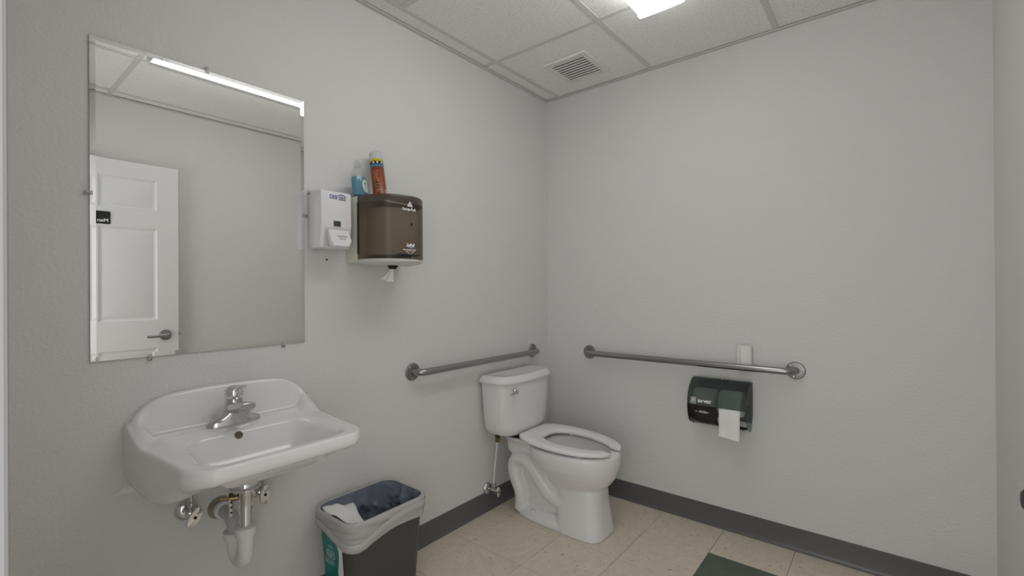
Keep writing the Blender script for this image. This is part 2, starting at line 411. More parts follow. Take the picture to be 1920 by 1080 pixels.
# door, open against the front wall
door = struct(thing('door_1', 'white six panel door standing open along the front wall', 'door')); del door['category']
DX0, DX1, DF, DT, DTOP = -2.372, -1.470, -1.945, 0.035, 2.003
st, mid = 0.113, 0.100; pw = (DX1-DX0-2*st-mid)/2
cx = [DX0, DX0+st, DX0+st+pw, DX0+st+pw+mid, DX1-st, DX1]
cz = [0.012, 0.235, 0.842, 1.020, 1.598, 1.709, 1.906, DTOP]
g = G()
def face(sgn, y):
    for a in range(5):
        for c in range(7):
            x0, x1, z0, z1 = cx[a], cx[a+1], cz[c], cz[c+1]
            if a in (1, 3) and c in (1, 3, 5):
                ins = [(0, 0), (0.010, 0.007), (0.018, 0.009), (0.046, 0.003)]
                rings = [[Vector((x0+i, y-sgn*d, z0+i)), Vector((x1-i, y-sgn*d, z0+i)), Vector((x1-i, y-sgn*d, z1-i)), Vector((x0+i, y-sgn*d, z1-i))] for i, d in ins]
                g.loft(rings, False, True)
            else:
                g.add([(x0, y, z0), (x1, y, z0), (x1, y, z1), (x0, y, z1)], [(0, 1, 2, 3)])
face(1, DF); face(-1, DF-DT)
for a in range(5):
    for z in (cz[0], cz[-1]): g.add([(cx[a], DF, z), (cx[a+1], DF, z), (cx[a+1], DF-DT, z), (cx[a], DF-DT, z)], [(0, 1, 2, 3)])
for c in range(7):
    for x in (DX0, DX1): g.add([(x, DF, cz[c]), (x, DF, cz[c+1]), (x, DF-DT, cz[c+1]), (x, DF-DT, cz[c])], [(0, 1, 2, 3)])
slab = obj('door_leaf', g, M_door, door, smooth=15)
hd = obj('door_handle', G().lathe([(0.034, 0), (0.034, 0.004), (0.030, 0.010), (0.012, 0.013), (0.011, 0.045), (0.013, 0.050), (0.013, 0.062), (0.009, 0.065)], (-1.543, DF, 0.921), 'y', 28), M_steel, door)
lv = [(-1.543, DF-(-0.0)+0.056*0, 0.921)]
obj('lever', G().loft([[Vector((x, DF+0.055+0.0*x+rx*math.cos(a)*0.55+oy, 0.921+dz+rx*math.sin(a))) for a in [2*PI*k/12 for k in range(12)]]
    for x, rx, dz, oy in [(-1.530, 0.008, 0, 0), (-1.543, 0.0125, 0, 0), (-1.575, 0.0105, -0.001, 0.001), (-1.61, 0.0085, -0.003, 0.003), (-1.642, 0.0085, -0.003, 0.002), (-1.650, 0.006, -0.003, 0.0)]]), M_steel, hd)
# handle axis goes out into the room (+y)
for p in hd.data.vertices: p.co.y = DF - (p.co.y - DF)
hd.data.flip_normals()
obj('latch_bolt', G().box(DX1-0.001, DX1+0.012, DF-0.026, DF-0.010, 0.914, 0.932, 0.002, 1), M_chrome_d, door)
obj('latch_plate', G().box(DX1-0.001, DX1+0.001, DF-0.030, DF-0.006, 0.894, 0.952, 0.0004, 1), M_steel, door)
sg = obj('sign', G().prism([(-1.945, 1.608), (-1.818, 1.608), (-1.814, 1.612), (-1.814, 1.679), (-1.818, 1.683), (-1.945, 1.683)], DF, DF+0.004, 'y'), M_blackp, door)
sg['label'] = 'small black restroom sign reading Men in white'
obj('lettering', text('Men', 0.027, lambda u, v: Vector((-1.849-u, DF+0.0045, 1.628+v)), bold=0.0006, width=0.050), M_ink_w, sg, smooth=0)
for z in (0.25, 1.0, 1.80): obj('hinge', G().lathe([(0.007, 0), (0.007, 0.09)], (DX0-0.006, DF+0.004, z), 'z', 10), M_steel, door)

# grey fitting low on the front wall
t = thing('wall_bumper', 'dark grey rounded fitting low on the wall, cut off by the photo edge', 'door stop', (-0.665, YF, 0.638), (0, 0, PI))
obj('dome', G().lathe([(0.034, 0), (0.034, 0.012), (0.030, 0.028), (0.020, 0.036), (0.006, 0.038)], (0, 0, 0), 'y', 24), M_switch, t)
obj('back_plate', G().lathe([(0.038, 0), (0.038, 0.003), (0.035, 0.005)], (0, 0, 0), 'y', 24), M_steel, t)

# ------------------------------------------------------------------ mirror
mx0, mx1, mz0, mz1 = -2.206, -1.604, 1.010, 1.911
mi = thing('mirror', 'large frameless rectangular wall mirror with a faceted edge above the sink', 'mirror', ((mx0+mx1)/2, 0, mz0))
hw, hh, bv, th = (mx1-mx0)/2, mz1-mz0, 0.0125, 0.006
g = G()
R0 = [Vector((-hw, -0.0005, 0)), Vector((hw, -0.0005, 0)), Vector((hw, -0.0005, hh)), Vector((-hw, -0.0005, hh))]
R1 = [Vector((p.x, -th+0.0011, p.z)) for p in R0]
obj('glass_edge', G().loft([R0, R1], True, False), M_medge, mi, smooth=0)
R2 = [Vector((math.copysign(hw-bv, p.x), -th, bv if p.z == 0 else hh-bv)) for p in R0]
obj('bevel', G().loft([R1, R2], False, False), M_mirror, mi, smooth=0)
obj('mirror_face', G().loft([R2, [Vector((p.x*0.5, p.y, hh/2+(p.z-hh/2)*0.5)) for p in R2]], False, True), M_mirror, mi, smooth=0)
def clip(x, z, ang):
    g = G().box(-0.0055, 0.0055, -0.009, 0.0, -0.013, 0.002, 0.0015, 1).box(-0.0055, 0.0055, -0.009, -0.0065, 0.0, 0.006, 0.0008, 1)
    c = obj('mirror_clip', g, M_clip, mi); c.location = (x, 0, z); c.rotation_euler = (0, ang, 0)
    obj('screw', G().lathe([(0.0036, 0.0085), (0.0036, 0.0100), (0.002, 0.0106)], (0, 0, -0.007), 'y', 10), M_steel, c)
mxc = (mx0+mx1)/2
clip(-1.921-mxc, hh, PI); clip(mx0-mxc, 1.475-mz0, PI/2); clip(mx1-mxc, 1.483-mz0, -PI/2); clip(-2.074-mxc, 0, 0); clip(-1.683-mxc, 0, 0)

# ------------------------------------------------------------------ sink
SX = -1.872
sink = thing('wall_sink', 'white porcelain wall hung sink with a raised curved back below the mirror', 'sink', (SX, 0, 0.61))
sz = -0.61
def w_out(y):                                     # half width of the outline at distance y from the wall (y<=0)
    base = 0.264 - 0.028*sst(0.02, 0.42, -y)
    r = 0.080; yf = -0.470
    if y < yf + r:
        d = (yf + r) - y; base -= r - math.sqrt(max(r*r - d*d, 0.0))
    return base
def splash_top(X):
    a = abs(X)/0.264
    return 0.900 - 0.012*a**2 - 0.074*a**6
def rim_z(X, y):
    side = 0.779
    k = 1 - sst(0.0, 0.135, -y)
    return side, k
def rr_in(X, y, hx, y0, y1, r):                   # signed distance inside a rounded rectangle (positive inside)
    cyy = (y0+y1)/2; hy = abs(y1-y0)/2
    qx, qy = abs(X)-hx+r, abs(y-cyy)-hy+r
    return -(math.hypot(max(qx, 0), max(qy, 0)) + min(max(qx, qy), 0) - r)
def ztop(X, y):
    wv = w_out(y); edge = min(wv-abs(X), 0.2)
    z = 0.779
    deck = 0.012*sst(0.30, 0.12, -y) if False else 0.0
    # raised back, carried a little way round the sides
    back = 1 - sst(0.022, 0.060, -y + 0.0*X)
    sidew = 1 - sst(0.018, 0.058, edge)
    sidef = (1 - sst(0.0, 0.150, -y))
    lift = 1-(1-back)*(1-sidew*sidef)
    zs = splash_top(X)
    z2 = 0.779 + (zs-0.779)*lift
    z2 += 0.010*(1-sst(0.10, 0.20, -y))*sst(0.03, 0.07, -y)*(1-sidew)     # faucet deck a touch higher
    d = rr_in(X, y, 0.212, -0.150, -0.446, 0.09)
    shelf = 0.012*sst(0.0, 0.060, d)*sst(0.14, 0.24, -y)
    d2 = rr_in(X, y, 0.168 + 0.02*sst(.2, .4, -y), -0.166, -0.432, 0.06)
    d2 = 0.5*(d2+math.sqrt(d2*d2+0.006**2)); tq = min(d2/0.128, 1.0); dep = 0.098*(1-(1-tq)**2.3)
    lip = 0.0
    return z2 - shelf - dep - lip
NXs, NYs = 150, 130
def sy_of(t): return -0.004 - t*0.464 if t < 1 else -0.468
def ymap(t): return -0.464*(1-(1-t)**1.25) - 0.004
top = grid(NXs, NYs, lambda s, t: (lambda y: Vector(((2*s-1)*(w_out(y)-0.008), y, ztop((2*s-1)*(w_out(y)-0.008), y)+sz)))(ymap(t)*0.985))
idx = lambda i, j: j*(NXs+1)+i
bound = [idx(i, 0) for i in range(NXs+1)] + [idx(NXs, j) for j in range(1, NYs+1)] + [idx(i, NYs) for i in range(NXs-1, -1, -1)] + [idx(0, j) for j in range(NYs-1, 0, -1)]
B = [top.v[i].copy() for i in bound]
def zbot(y): return 0.624 + 0.106*sst(0.15, 0.475, -y)
def outv(k):
    a, c = B[k-1], B[(k+1) % len(B)]; d = (c-a); n = Vector((d.y, -d.x, 0)); n = n.normalized() if n.length > 1e-9 else Vector((0, 0, 0))
    p = B[k]
    cen = Vector((0, -0.2, 0)); 
    if n.dot(p-cen) < 0: n = -n
    return n
NB = len(B); N0 = [outv(k) for k in range(NB)]
onback = [p.y > -0.006 for p in B]
def ring(off, f, top_drop=None):
    out = []
    for k in range(NB):
        p = B[k]; n = N0[k]
        q = p.copy()
        if onback[k]: q.y = -0.0005; q.x = p.x + (math.copysign(off, p.x) if abs(p.x) > 0.24 else 0)
        else: q += n*off
        zb = zbot(p.y) + sz
        q.z = (p.z - top_drop) if f is None else p.z + (zb-p.z)*f
        out.append(q)
    return out
rings = [B, ring(0.005, None, 0.002), ring(0.0075, None, 0.007), ring(0.008, None, 0.016)]
rings += [ring(0.009, 0.40), ring(0.008, 0.58), ring(0.004, 0.74), ring(-0.004, 0.87), ring(-0.015, 0.95), ring(-0.030, 0.99), ring(-0.046, 1.0)]
last = rings[-1]
under = []
g = G(); g.add(top.v, top.f)
for i in range(len(rings)-1):
    a, c = rings[i], rings[i+1]
    g.add(a+c, [(k, (k+1) % NB, NB+(k+1) % NB, NB+k) for k in range(NB)])
# underside: same grid pulled onto the last ring, hugging the bowl
def unders(s, t):
    y = ymap(t)*0.985; X = (2*s-1)*(w_out(y)-0.008)
    return X, y
ug = grid(NXs, NYs, lambda s, t: Vector((unders(s, t)[0]*0.82, unders(s, t)[1]*0.90-0.0005, min(zbot(unders(s, t)[1]), ztop(*unders(s, t))-0.014)+sz)))
for k, i in enumerate(bound): ug.v[i] = last[k].copy()
g.add(ug.v, ug.f)
basin = obj('basin', g, M_porc, sink, smooth=60)
# overflow hole
def on_basin(X, y, e=0.0012): return Vector((X, y-e*0.7, ztop(X, y)+sz+e))
oc = -0.024; oyv = -0.173
hp = []
nrm = Vector((0, ztop(oc, oyv+0.004)-ztop(oc, oyv-0.004), 0)); sl = (ztop(oc, oyv+0.006)-ztop(oc, oyv-0.006))/0.012
tv = Vector((0, 1, sl)).normalized(); nv = Vector((0, -tv.z, tv.y))
for nm, rad, e, m in (('overflow_hole', 0.0115, 0.0012, mat('overflow_bronze', (0.10, 0.085, 0.065), 0.4, 0.7)),):
    c0 = Vector((oc, oyv, ztop(oc, oyv)+sz)) + nv*e
    gg = G(); ring_ = [c0 + Vector((1, 0, 0))*math.cos(2*PI*k/20)*rad + tv*math.sin(2*PI*k/20)*rad for k in range(20)]
    ring2 = [p + nv*0.0004 for p in ring_]
    obj(nm, gg.loft([ring_, ring2]), m, sink)
dz_ = ztop(0, -0.30)+sz
obj('drain_flange', G().lathe([(0.022, 0.002), (0.022, 0.0045), (0.017, 0.004), (0.016, 0.002), (0.0155, 0.007), (0.004, 0.009)], (0, -0.29, ztop(0, -0.29)+sz), 'z', 24), M_chrome, sink)
# faucet (local origin of the sink; stands on the deck at y=-0.095)
FX, FY, FZ = -0.012, -0.105, ztop(0, -0.105)+sz
def ell(cx_, cy_, z, a, b_, n=28, p=2.0):
    out = []
    for k in range(n):
        t = 2*PI*k/n; c, s_ = math.cos(t), math.sin(t)
        out.append(Vector((cx_+a*math.copysign(abs(c)**(2/p), c), cy_+b_*math.copysign(abs(s_)**(2/p), s_), z)))
    return out
g = G().loft([ell(FX, FY, FZ-0.002, 0.078, 0.026), ell(FX, FY, FZ+0.010, 0.077, 0.0255), ell(FX, FY, FZ+0.015, 0.072, 0.023), ell(FX, FY, FZ+0.022, 0.052, 0.0235),
    ell(FX, FY, FZ+0.034, 0.036, 0.0245), ell(FX, FY, FZ+0.050, 0.0275, 0.0245), ell(FX, FY, FZ+0.070, 0.0245, 0.0245), ell(FX, FY, FZ+0.078, 0.0235, 0.0235)])
# spout arm reaching forward
def rect_ring(y, z, wv, hv, tilt=0.0):
    out = []
    for k in range(20):
        t = 2*PI*k/20; c, s_ = math.cos(t), math.sin(t)
        a = wv*math.copysign(abs(c)**0.6, c); b_ = hv*math.copysign(abs(s_)**0.6, s_)
        out.append(Vector((FX+a, y-b_*math.sin(tilt), z+b_*math.cos(tilt))))
    return out
g.loft([rect_ring(FY, FZ+0.046, 0.024, 0.020), rect_ring(FY-0.03, FZ+0.054, 0.0235, 0.0165), rect_ring(FY-0.06, FZ+0.061, 0.022, 0.0135), rect_ring(FY-0.09, FZ+0.066, 0.0215, 0.012), rect_ring(FY-0.106, FZ+0.068, 0.021, 0.0115), rect_ring(FY-0.112, FZ+0.0685, 0.0185, 0.009)])
fau = obj('faucet', g, M_chrome_d, sink, smooth=42); fau['label'] = 'chrome single lever faucet'
obj('aerator', G().lathe([(0.0115, 0.0), (0.012, 0.004), (0.012, 0.016)], (FX, FY-0.092, FZ+0.042), 'z', 20), M_chrome_d, fau)
g = G().lathe([(0.0245, 0.0), (0.0265, 0.006), (0.0270, 0.015), (0.0250, 0.026), (0.019, 0.034), (0.010, 0.038), (0.002, 0.039)], (FX, FY, FZ+0.079), 'z', 26)
g.loft([rect_ring(FY+0.012, FZ+0.102, 0.013, 0.008), rect_ring(FY-0.015, FZ+0.112, 0.0125, 0.007), rect_ring(FY-0.040, FZ+0.116, 0.011, 0.0045), rect_ring(FY-0.060, FZ+0.119, 0.012, 0.003), rect_ring(FY-0.068, FZ+0.123, 0.011, 0.0025)])
obj('lever', g, M_chrome, fau, smooth=42)

# ------------------------------------------------------------------ drain below the sink
TXp = -1.890
dr = thing('sink_drain', 'chrome tailpiece and white plastic trap hanging below the sink', 'drain pipe', (TXp, 0, 0.46))
ty = -0.205; z0 = -0.46
obj('drain_nut', G().lathe([(0.038, 0.0), (0.042, 0.002), (0.042, 0.006), (0.032, 0.010), (0.027, 0.026), (0.022, 0.045)], (0, ty, 0.612+z0), 'z', 26), M_chrome, dr)
obj('pop_up_body', G().lathe([(0.0192, 0.0), (0.0192, 0.045), (0.0205, 0.047), (0.0205, 0.066)], (0, ty, 0.550+z0), 'z', 24), M_chrome, dr)
obj('tailpiece', G().lathe([(0.0172, 0.0), (0.0172, 0.140)], (0, ty, 0.478+z0), 'z', 24), M_chrome, dr)
obj('pivot_rod', G().tube([(-0.010, ty+0.008, 0.586+z0), (-0.058, ty+0.030, 0.590+z0)], 0.0032, 8).tube([(-0.016, ty+0.011, 0.5865+z0), (-0.034, ty+0.019, 0.588+z0)], 0.0085, 10), M_brass, dr)
g = G().box(-0.036, -0.022, ty+0.028, ty+0.0305, 0.528+z0, 0.612+z0, 0.001, 1)
stp = obj('lift_strap', g, M_chrome_d, dr)
for zz in (0.541, 0.556, 0.571): obj('strap_hole', G().lathe([(0.003, 0), (0.003, 0.0008)], (-0.029, ty+0.0282, zz+z0), 'y', 10), M_dark, stp)
def nut(y, z, r=0.0275):
    prof = [(r-0.006, -0.016), (r, -0.014), (r+0.0015, 0.008), (r+0.003, 0.012), (r-0.004, 0.013)]
    gg = G().lathe(prof, (0, y, z), 'z', 24)
    for k in range(12):
        a = 2*PI*k/12; gg.box(-0.0015, 0.0015, r-0.001, r+0.004, -0.013, 0.008).move(Matrix.Identity(4)) if False else None
    return gg
obj('slip_nut', nut(ty, 0.488+z0), M_pvc, dr)
rb = -0.118
path = [(0, ty, 0.478+z0), (0, ty, 0.44+z0)] + [(0, (ty+rb)/2 - (abs(ty-rb)/2)*math.cos(a), 0.425+z0 - (abs(ty-rb)/2)*math.sin(a)*0.95) for a in [PI*k/14 for k in range(15)]] + [(0, rb, 0.445+z0)]
obj('trap_bend', G().tube(path, 0.0215, 18), M_pvc, dr)
obj('union_ring', G().lathe([(0.0222, 0.0), (0.0226, 0.002), (0.0222, 0.004)], (0, ty, 0.432+z0), 'z', 24), M_pvc, dr)
obj('slip_nut', nut(rb, 0.446+z0), M_pvc, dr)
el = [(0, rb, 0.445+z0), (0, rb, 0.462+z0)] + [(0, rb+0.03-0.03*math.cos(a), 0.466+z0+0.03*math.sin(a)) for a in [PI/2*k/8 for k in range(1, 9)]] + [(0, -0.002, 0.496+z0)]
obj('trap_arm', G().tube(el, 0.019, 16), M_pvc_g, dr)
obj('escutcheon', G().lathe([(0.036, 0.0), (0.036, 0.004), (0.031, 0.016), (0.026, 0.022), (0.020, 0.022)], (0, -0.0005, 0.496+z0), 'y', 24), mat('dull_nickel', (0.42, 0.39, 0.33), 0.3, 1.0), dr)
obj('arm_nut', G().lathe([(0.021, 0.022), (0.0265, 0.023), (0.0265, 0.038), (0.020, 0.040)], (0, 0, 0.496+z0), 'y', 20), M_pvc, dr)

def valve(loc, label, tilt, tube_pts, m_tube, rh=0.026):
    t = thing('supply_valve', label, 'valve', loc, (0, 0, 0), None)
    obj('escutcheon', G().lathe([(0.032, 0.0005), (0.032, 0.003), (0.027, 0.010), (0.014, 0.015)], (0, 0, 0), 'y', 24), M_chrome, t)
    obj('valve_body', G().lathe([(0.008, 0.01), (0.008, 0.036), (0.013, 0.038), (0.013, 0.060), (0.009, 0.062), (0.007, 0.078)], (0, 0, 0), 'y', 16).lathe([(0.008, 0.0), (0.008, 0.018), (0.0095, 0.019), (0.0095, 0.032), (0.006, 0.034)], (0, -0.049, 0.004), 'z', 12), M_chrome_d, t)
    h = obj('handle', G().lathe([(rh*0.35, 0.0), (rh*0.92, 0.002), (rh, 0.004), (rh, 0.009), (rh*0.93, 0.0105), (rh*0.2, 0.0108)], (0, 0, 0), 'y', 24, sx=1.25, sy=0.62), M_chrome, t)
    h.location = (0, -0.074, 0); h.rotation_euler = (0, tilt, 0)
    obj('handle_screw', G().lathe([(0.0045, 0.0105), (0.0045, 0.0125), (0.002, 0.0132)], (0, 0, 0), 'y', 10), M_dark, h)
    obj('supply_tube', G().tube(catmull(tube_pts, 6), 0.0048, 10), m_tube, t)
    return t
valve((-1.984, 0, 0.523), 'chrome shut off valve under the sink, nearer the door', math.radians(-58), [(0, -0.049, 0.036), (0.002, -0.052, 0.08), (0.03, -0.08, 0.13), (0.055, -0.095, 0.21)], M_chrome_d)
valve((-1.782, 0, 0.522), 'chrome shut off valve under the sink, nearer the waste bin', math.radians(-80), [(0, -0.049, 0.036), (-0.002, -0.052, 0.08), (-0.02, -0.08, 0.13), (-0.04, -0.095, 0.21)], M_chrome_d)

# ------------------------------------------------------------------ soap dispenser
sd = thing('soap_dispenser', 'white push bar soap dispenser on the wall beside the mirror', 'soap dispenser', (-1.528, 0, 1.36))
hwd = 0.0615
prof = [(-0.004, 0.012), (-0.006, 0.218), (-0.012, 0.222), (-0.090, 0.214), (-0.100, 0.208), (-0.103, 0.085), (-0.086, 0.004), (-0.080, 0.0), (-0.016, 0.0)]
obj('back_plate', G().box(-hwd+0.002, hwd-0.002, -0.012, -0.0005, 0.004, 0.224, 0.003), M_greyp, sd)
obj('cover', G().prism(prof, -hwd, hwd, 'x', 0.006, 3), M_white, sd, smooth=30)
cfn = lambda dx, dz, e=0.0006: (lambda u, v: Vector((u+dx, -0.100-0.003*(0.208-(v+dz))/0.123-e, v+dz)))
win = obj('sight_window', G().box(-0.017, 0.017, -0.1048, -0.098, 0.078, 0.104, 0.002), M_greyp, sd)
obj('window_pane', G().box(-0.014, 0.014, -0.1053, -0.104, 0.081, 0.101, 0.0006), mat('dark_glass', (0.05, 0.07, 0.075), 0.12), win)
# push bar: a recessed tray and the protruding paddle
obj('bar_recess', G().prism([(-0.1035, 0.074), (-0.1015, 0.076), (-0.084, 0.008), (-0.0875, 0.006)], -0.046, 0.050, 'x'), M_greyp, sd)
pad = [(-0.040, 0.067), (0.042, 0.067), (0.052, 0.030), (0.040, 0.005), (-0.022, 0.005), (-0.033, 0.024)]
def pf(a, b_, out): return Vector((a, -0.1015 + 0.017*(0.070-b_)/0.064*0.35 - out, b_))
rg = [[pf(a, b_, 0.0) for a, b_ in pad], [pf(a, b_, 0.010 + 0.014*(0.07-b_)/0.064) for a, b_ in pad], [pf(a*0.93+0.001, 0.037+(b_-0.037)*0.90, 0.013 + 0.015*(0.07-b_)/0.064) for a, b_ in pad]]
pb = obj('push_bar', G().loft(rg), mat('white_paddle', (0.84, 0.84, 0.87), 0.3), sd, smooth=25)
pl = lambda e: (lambda u, v: pf(u+0.012, v+0.038, 0.0135 + 0.015*(0.07-(v+0.038))/0.064 + e))
lb = obj('label', flat([(-0.024, -0.010), (0.024, -0.010), (0.024, 0.010), (-0.024, 0.010)], pl(0.0006)), M_ink_w, pb, smooth=0)
obj('lettering', text('ANTIBACTERIAL', 0.0085, (lambda u, v: pl(0.0011)(u, v+0.0045)), width=0.040).add(*(lambda q: (q.v, q.f))(text('FOAM SOAP', 0.008, (lambda u, v: pl(0.0011)(u, v-0.0045)), width=0.028))), M_ink_k, lb, smooth=0)
lf = cfn(0.004, 0.189)
g = text('DEB', 0.020, lambda u, v: lf(u-0.0165, v+0.0005), bold=0.0004, width=0.030)
q = text('SBS', 0.020, lambda u, v: lf(u+0.0185, v-0.002), bold=0.0004, width=0.030); g.add(q.v, q.f)
arc = []
for k in range(13):
    a = k/12; u = -0.004+0.044*a; v = -0.004+0.0165*math.sin(PI*(0.12+0.80*a))**0.8; arc.append((u, v, 0.0003+0.0016*math.sin(PI*a)))
for (a, b_, t0), (c, d, t1) in zip(arc, arc[1:]): g.add([lf(a, b_-t0), lf(c, d-t1), lf(c, d+t1), lf(a, b_+t0)], [(0, 1, 2, 3)])
obj('logo', g, M_ink_b, sd, smooth=0)
for x, z in ((-hwd-0.0003, 0.206),): obj('side_pin', G().lathe([(0.004, 0), (0.004, 0.001)], (x, -0.014, z), 'x', 10), M_dark, sd)

# ------------------------------------------------------------------ paper towel dispenser
PX = -1.296
pd = thing('paper_towel_dispenser', 'round fronted smoky brown paper towel dispenser on the wall', 'paper towel dispenser', (PX, 0, 1.312))
PW = 0.136; PH = 0.262
obj('back_frame', G().box(-PW+0.001, PW-0.001, -0.085, -0.0005, 0.0, PH, 0.006), M_beige, pd)
def cov(t, k=1.0):                        # plan outline of the cover front, t 0..1 from -x to +x
    a = PI*t; return (-PW*k*math.copysign(abs(math.cos(a))**0.95, math.cos(a)), -0.088-0.156*k*abs(math.sin(a))**0.95)
def cring(z, k=1.0, n=36): return [Vector((*cov(i/n, k), z)) for i in range(n+1)]
g = G().loft([cring(PH-0.0, 0.955), cring(PH-0.002, 0.985), cring(PH-0.007, 1.0), cring(PH-0.030, 1.0)], False, False, closed=False)
top_ = cring(PH, 0.955); g.add(top_, [tuple(range(len(top_)))])
obj('cover_top', g, M_smoke_d, pd, smooth=40)
g = G().loft([cring(PH-0.030, 1.0), cring(0.012, 1.0), cring(0.012, 0.975)], False, False, closed=False)
obj('cover', g, M_smoke, pd, smooth=40)
n = 36
g = G().loft([cring(0.013, 0.985), cring(0.004, 0.99), cring(-0.002, 0.95), [Vector((p.x*0.72, -0.088+(p.y+0.088)*0.72, -0.010)) for p in cring(0, 1.0)]], True, True)
obj('base_tray', g, M_greyp, pd, smooth=40)
obj('side_seal', G().box(-PW-0.0012, -PW+0.004, -0.094, -0.086, 0.03, 0.235, 0.001, 1), M_blackp, pd)
for zz in (0.045, 0.225): obj('side_screw', G().lathe([(0.004, -0.003), (0.004, 0.0)], (-PW, -0.090, zz), 'x', 10), M_steel, pd)
obj('nozzle', G().lathe([(0.013, -0.016), (0.020, -0.006), (0.027, 0.006)], (0.0, -0.128, -0.008), 'z', 20), M_dark, pd)
def onc(xc, zc, e=0.0012):                # surface map on the cover around x = xc
    def f(u, v):
        x = xc+u; k = min(max(abs(x)/PW, 0), 0.999); ca = k**(1/0.95); sn = math.sqrt(1-ca*ca)
        return Vector((x*1.0, -0.088-0.156*sn**0.95-e, zc+v))
    return f
XT = -0.004
f = onc(XT, 0.226)
g = flat([(-0.014, -0.009), (0.014, -0.009), (0.0, 0.012)], f)
obj('emblem', g, M_ink_w, pd, smooth=0)
g = G(); fe = onc(XT, 0.226, 0.0018)
for pts in ([(-0.003, -0.006), (0.003, -0.006), (0.003, -0.0045), (-0.003, -0.0045)], [(-0.0045, -0.002), (-0.003, -0.002), (-0.0012, 0.003), (-0.002, 0.003)], [(0.003, -0.002), (0.0045, -0.002), (0.002, 0.003), (0.0012, 0.003)]): g.add([fe(a, b_) for a, b_ in pts], [(0, 1, 2, 3)])
obj('emblem_lines', g, M_ink_k, pd, smooth=0)
g = text('Georgia-Pacific', 0.014, onc(XT-0.001, 0.206), bold=0.0005, width=0.066)
obj('maker_lettering', g, M_ink_w, pd, smooth=0)
obj('model_lettering', text('SofPull', 0.017, onc(XT+0.001, 0.065), bold=0.0009, shear=0.3, width=0.040), M_ink_w, pd, smooth=0)
g = text('PULL STRAIGHT DOWN', 0.007, onc(XT, 0.047), bold=0.0003, width=0.060)
obj('caption_lettering', g, M_ink_w, pd, smooth=0); g = G()
fa = onc(XT, 0.036)
tri = [(-0.022, 0.006), (0.022, 0.006), (0.0, -0.008)]; tri2 = [(-0.018, 0.0045), (0.018, 0.0045), (0.0, -0.006)]
g.add([fa(a, b_) for a, b_ in tri+tri2], [(0, 1, 4, 3), (1, 2, 5, 4), (2, 0, 3, 5)])
obj('arrow_print', g, M_ink_w, pd, smooth=0)
fb = onc(XT, 0.056)
obj('logo_wave', flat([(-0.010, 0.001), (0.012, 0.003), (0.014, 0.001), (0.002, -0.002)], fb), M_ink_lb, pd, smooth=0)
obj('key_hole', flat([(0.005*math.cos(2*PI*k/10), 0.006*math.sin(2*PI*k/10)) for k in range(10)], onc(XT+0.008, 0.148)), M_dark, pd, smooth=0)
fs_ = onc(-0.004, 0.022, 0.0014)
g = G()
for a, b_, c, d in [(-0.055, 0.062, 0.0045, 0.008), (0.0, 0.004, -0.010, 0.006), (-0.045, 0.0, -0.002, 0.0045)]:
    ks = [a+(b_-a)*i/8 for i in range(9)]
    for p, q_ in zip(ks, ks[1:]): g.add([fs_(p, c), fs_(q_, c), fs_(q_, d), fs_(p, d)], [(0, 1, 2, 3)])
obj('lever_slot', g, M_dark, pd, smooth=0)
# the roll inside and its hanging end
pr = thing('paper_towel_roll', 'centre pull paper towel roll inside the smoky brown dispenser with its end hanging out', 'paper towel', (PX, -0.128, 1.33))
g = G().lathe([(0.022, 0.195), (0.098, 0.195), (0.101, 0.19), (0.101, 0.014), (0.098, 0.010), (0.022, 0.010)], (0, 0, 0), 'z', 40)
obj('roll', g, M_paper, pr, smooth=50)
def tail(s, t):
    wd = 0.006 + 0.024*t; u = (s-0.5)*2
    return Vector((u*wd-0.020*t+0.006*math.sin(6*u+4*t)*t, 0.010*t+0.012*math.cos(5*u)*t*0.8, -0.034-0.058*t - 0.008*u*t))
tl = solidify(obj('hanging_sheet', grid(10, 10, tail), M_paper, pr, smooth=60), 0.0008)

# dish soap bottle leaning against the wall
db = thing('dish_soap_bottle', 'clear bottle half full of blue liquid soap on the dispenser', 'bottle', (-1.404, -0.068, 1.575), (math.radians(-9), 0, math.radians(8)))
def orx(z, a, b_, n=24): return [Vector((a*math.cos(2*PI*k/n), b_*math.sin(2*PI*k/n), z)) for k in range(n)]
bp_ = [(0.0, 0.030, 0.019), (0.004, 0.033, 0.0215), (0.03, 0.035, 0.023), (0.065, 0.034, 0.023), (0.085, 0.031, 0.022), (0.10, 0.026, 0.020), (0.115, 0.020, 0.017), (0.125, 0.0145, 0.0145)]
obj('bottle_shell', G().loft([orx(*p) for p in bp_]), M_clear, db)
obj('liquid', G().loft([orx(z, a-0.0012, b_-0.0012) for z, a, b_ in [(0.0015, 0.030, 0.019), (0.004, 0.033, 0.0215), (0.03, 0.035, 0.023), (0.065, 0.034, 0.023), (0.078, 0.032, 0.0223)]]), M_blue, db)
obj('cap', G().lathe([(0.0135, 0.122), (0.0145, 0.124), (0.0145, 0.136), (0.010, 0.139), (0.007, 0.150), (0.003, 0.152)], (0, 0, 0), 'z', 16), M_clear, db)
lab = lambda u, v, e=0.0008: Vector((u+0.010, -0.0231*math.sqrt(max(1-((u+0.010)/0.0352)**2, 0))-e, 0.040+v))
lb = obj('label', flat([(0.0165*math.cos(2*PI*k/20), 0.027*math.sin(2*PI*k/20)) for k in range(20)], lab), mat('pale_label', (0.62, 0.72, 0.70), 0.4), db, smooth=0)
obj('label_print', flat([(-0.008, 0.006), (0.004, 0.006), (0.008, 0.014), (-0.004, 0.016)], lambda u, v: lab(u, v, 0.0012)), mat('green_print', (0.10, 0.42, 0.22), 0.4), lb, smooth=0)

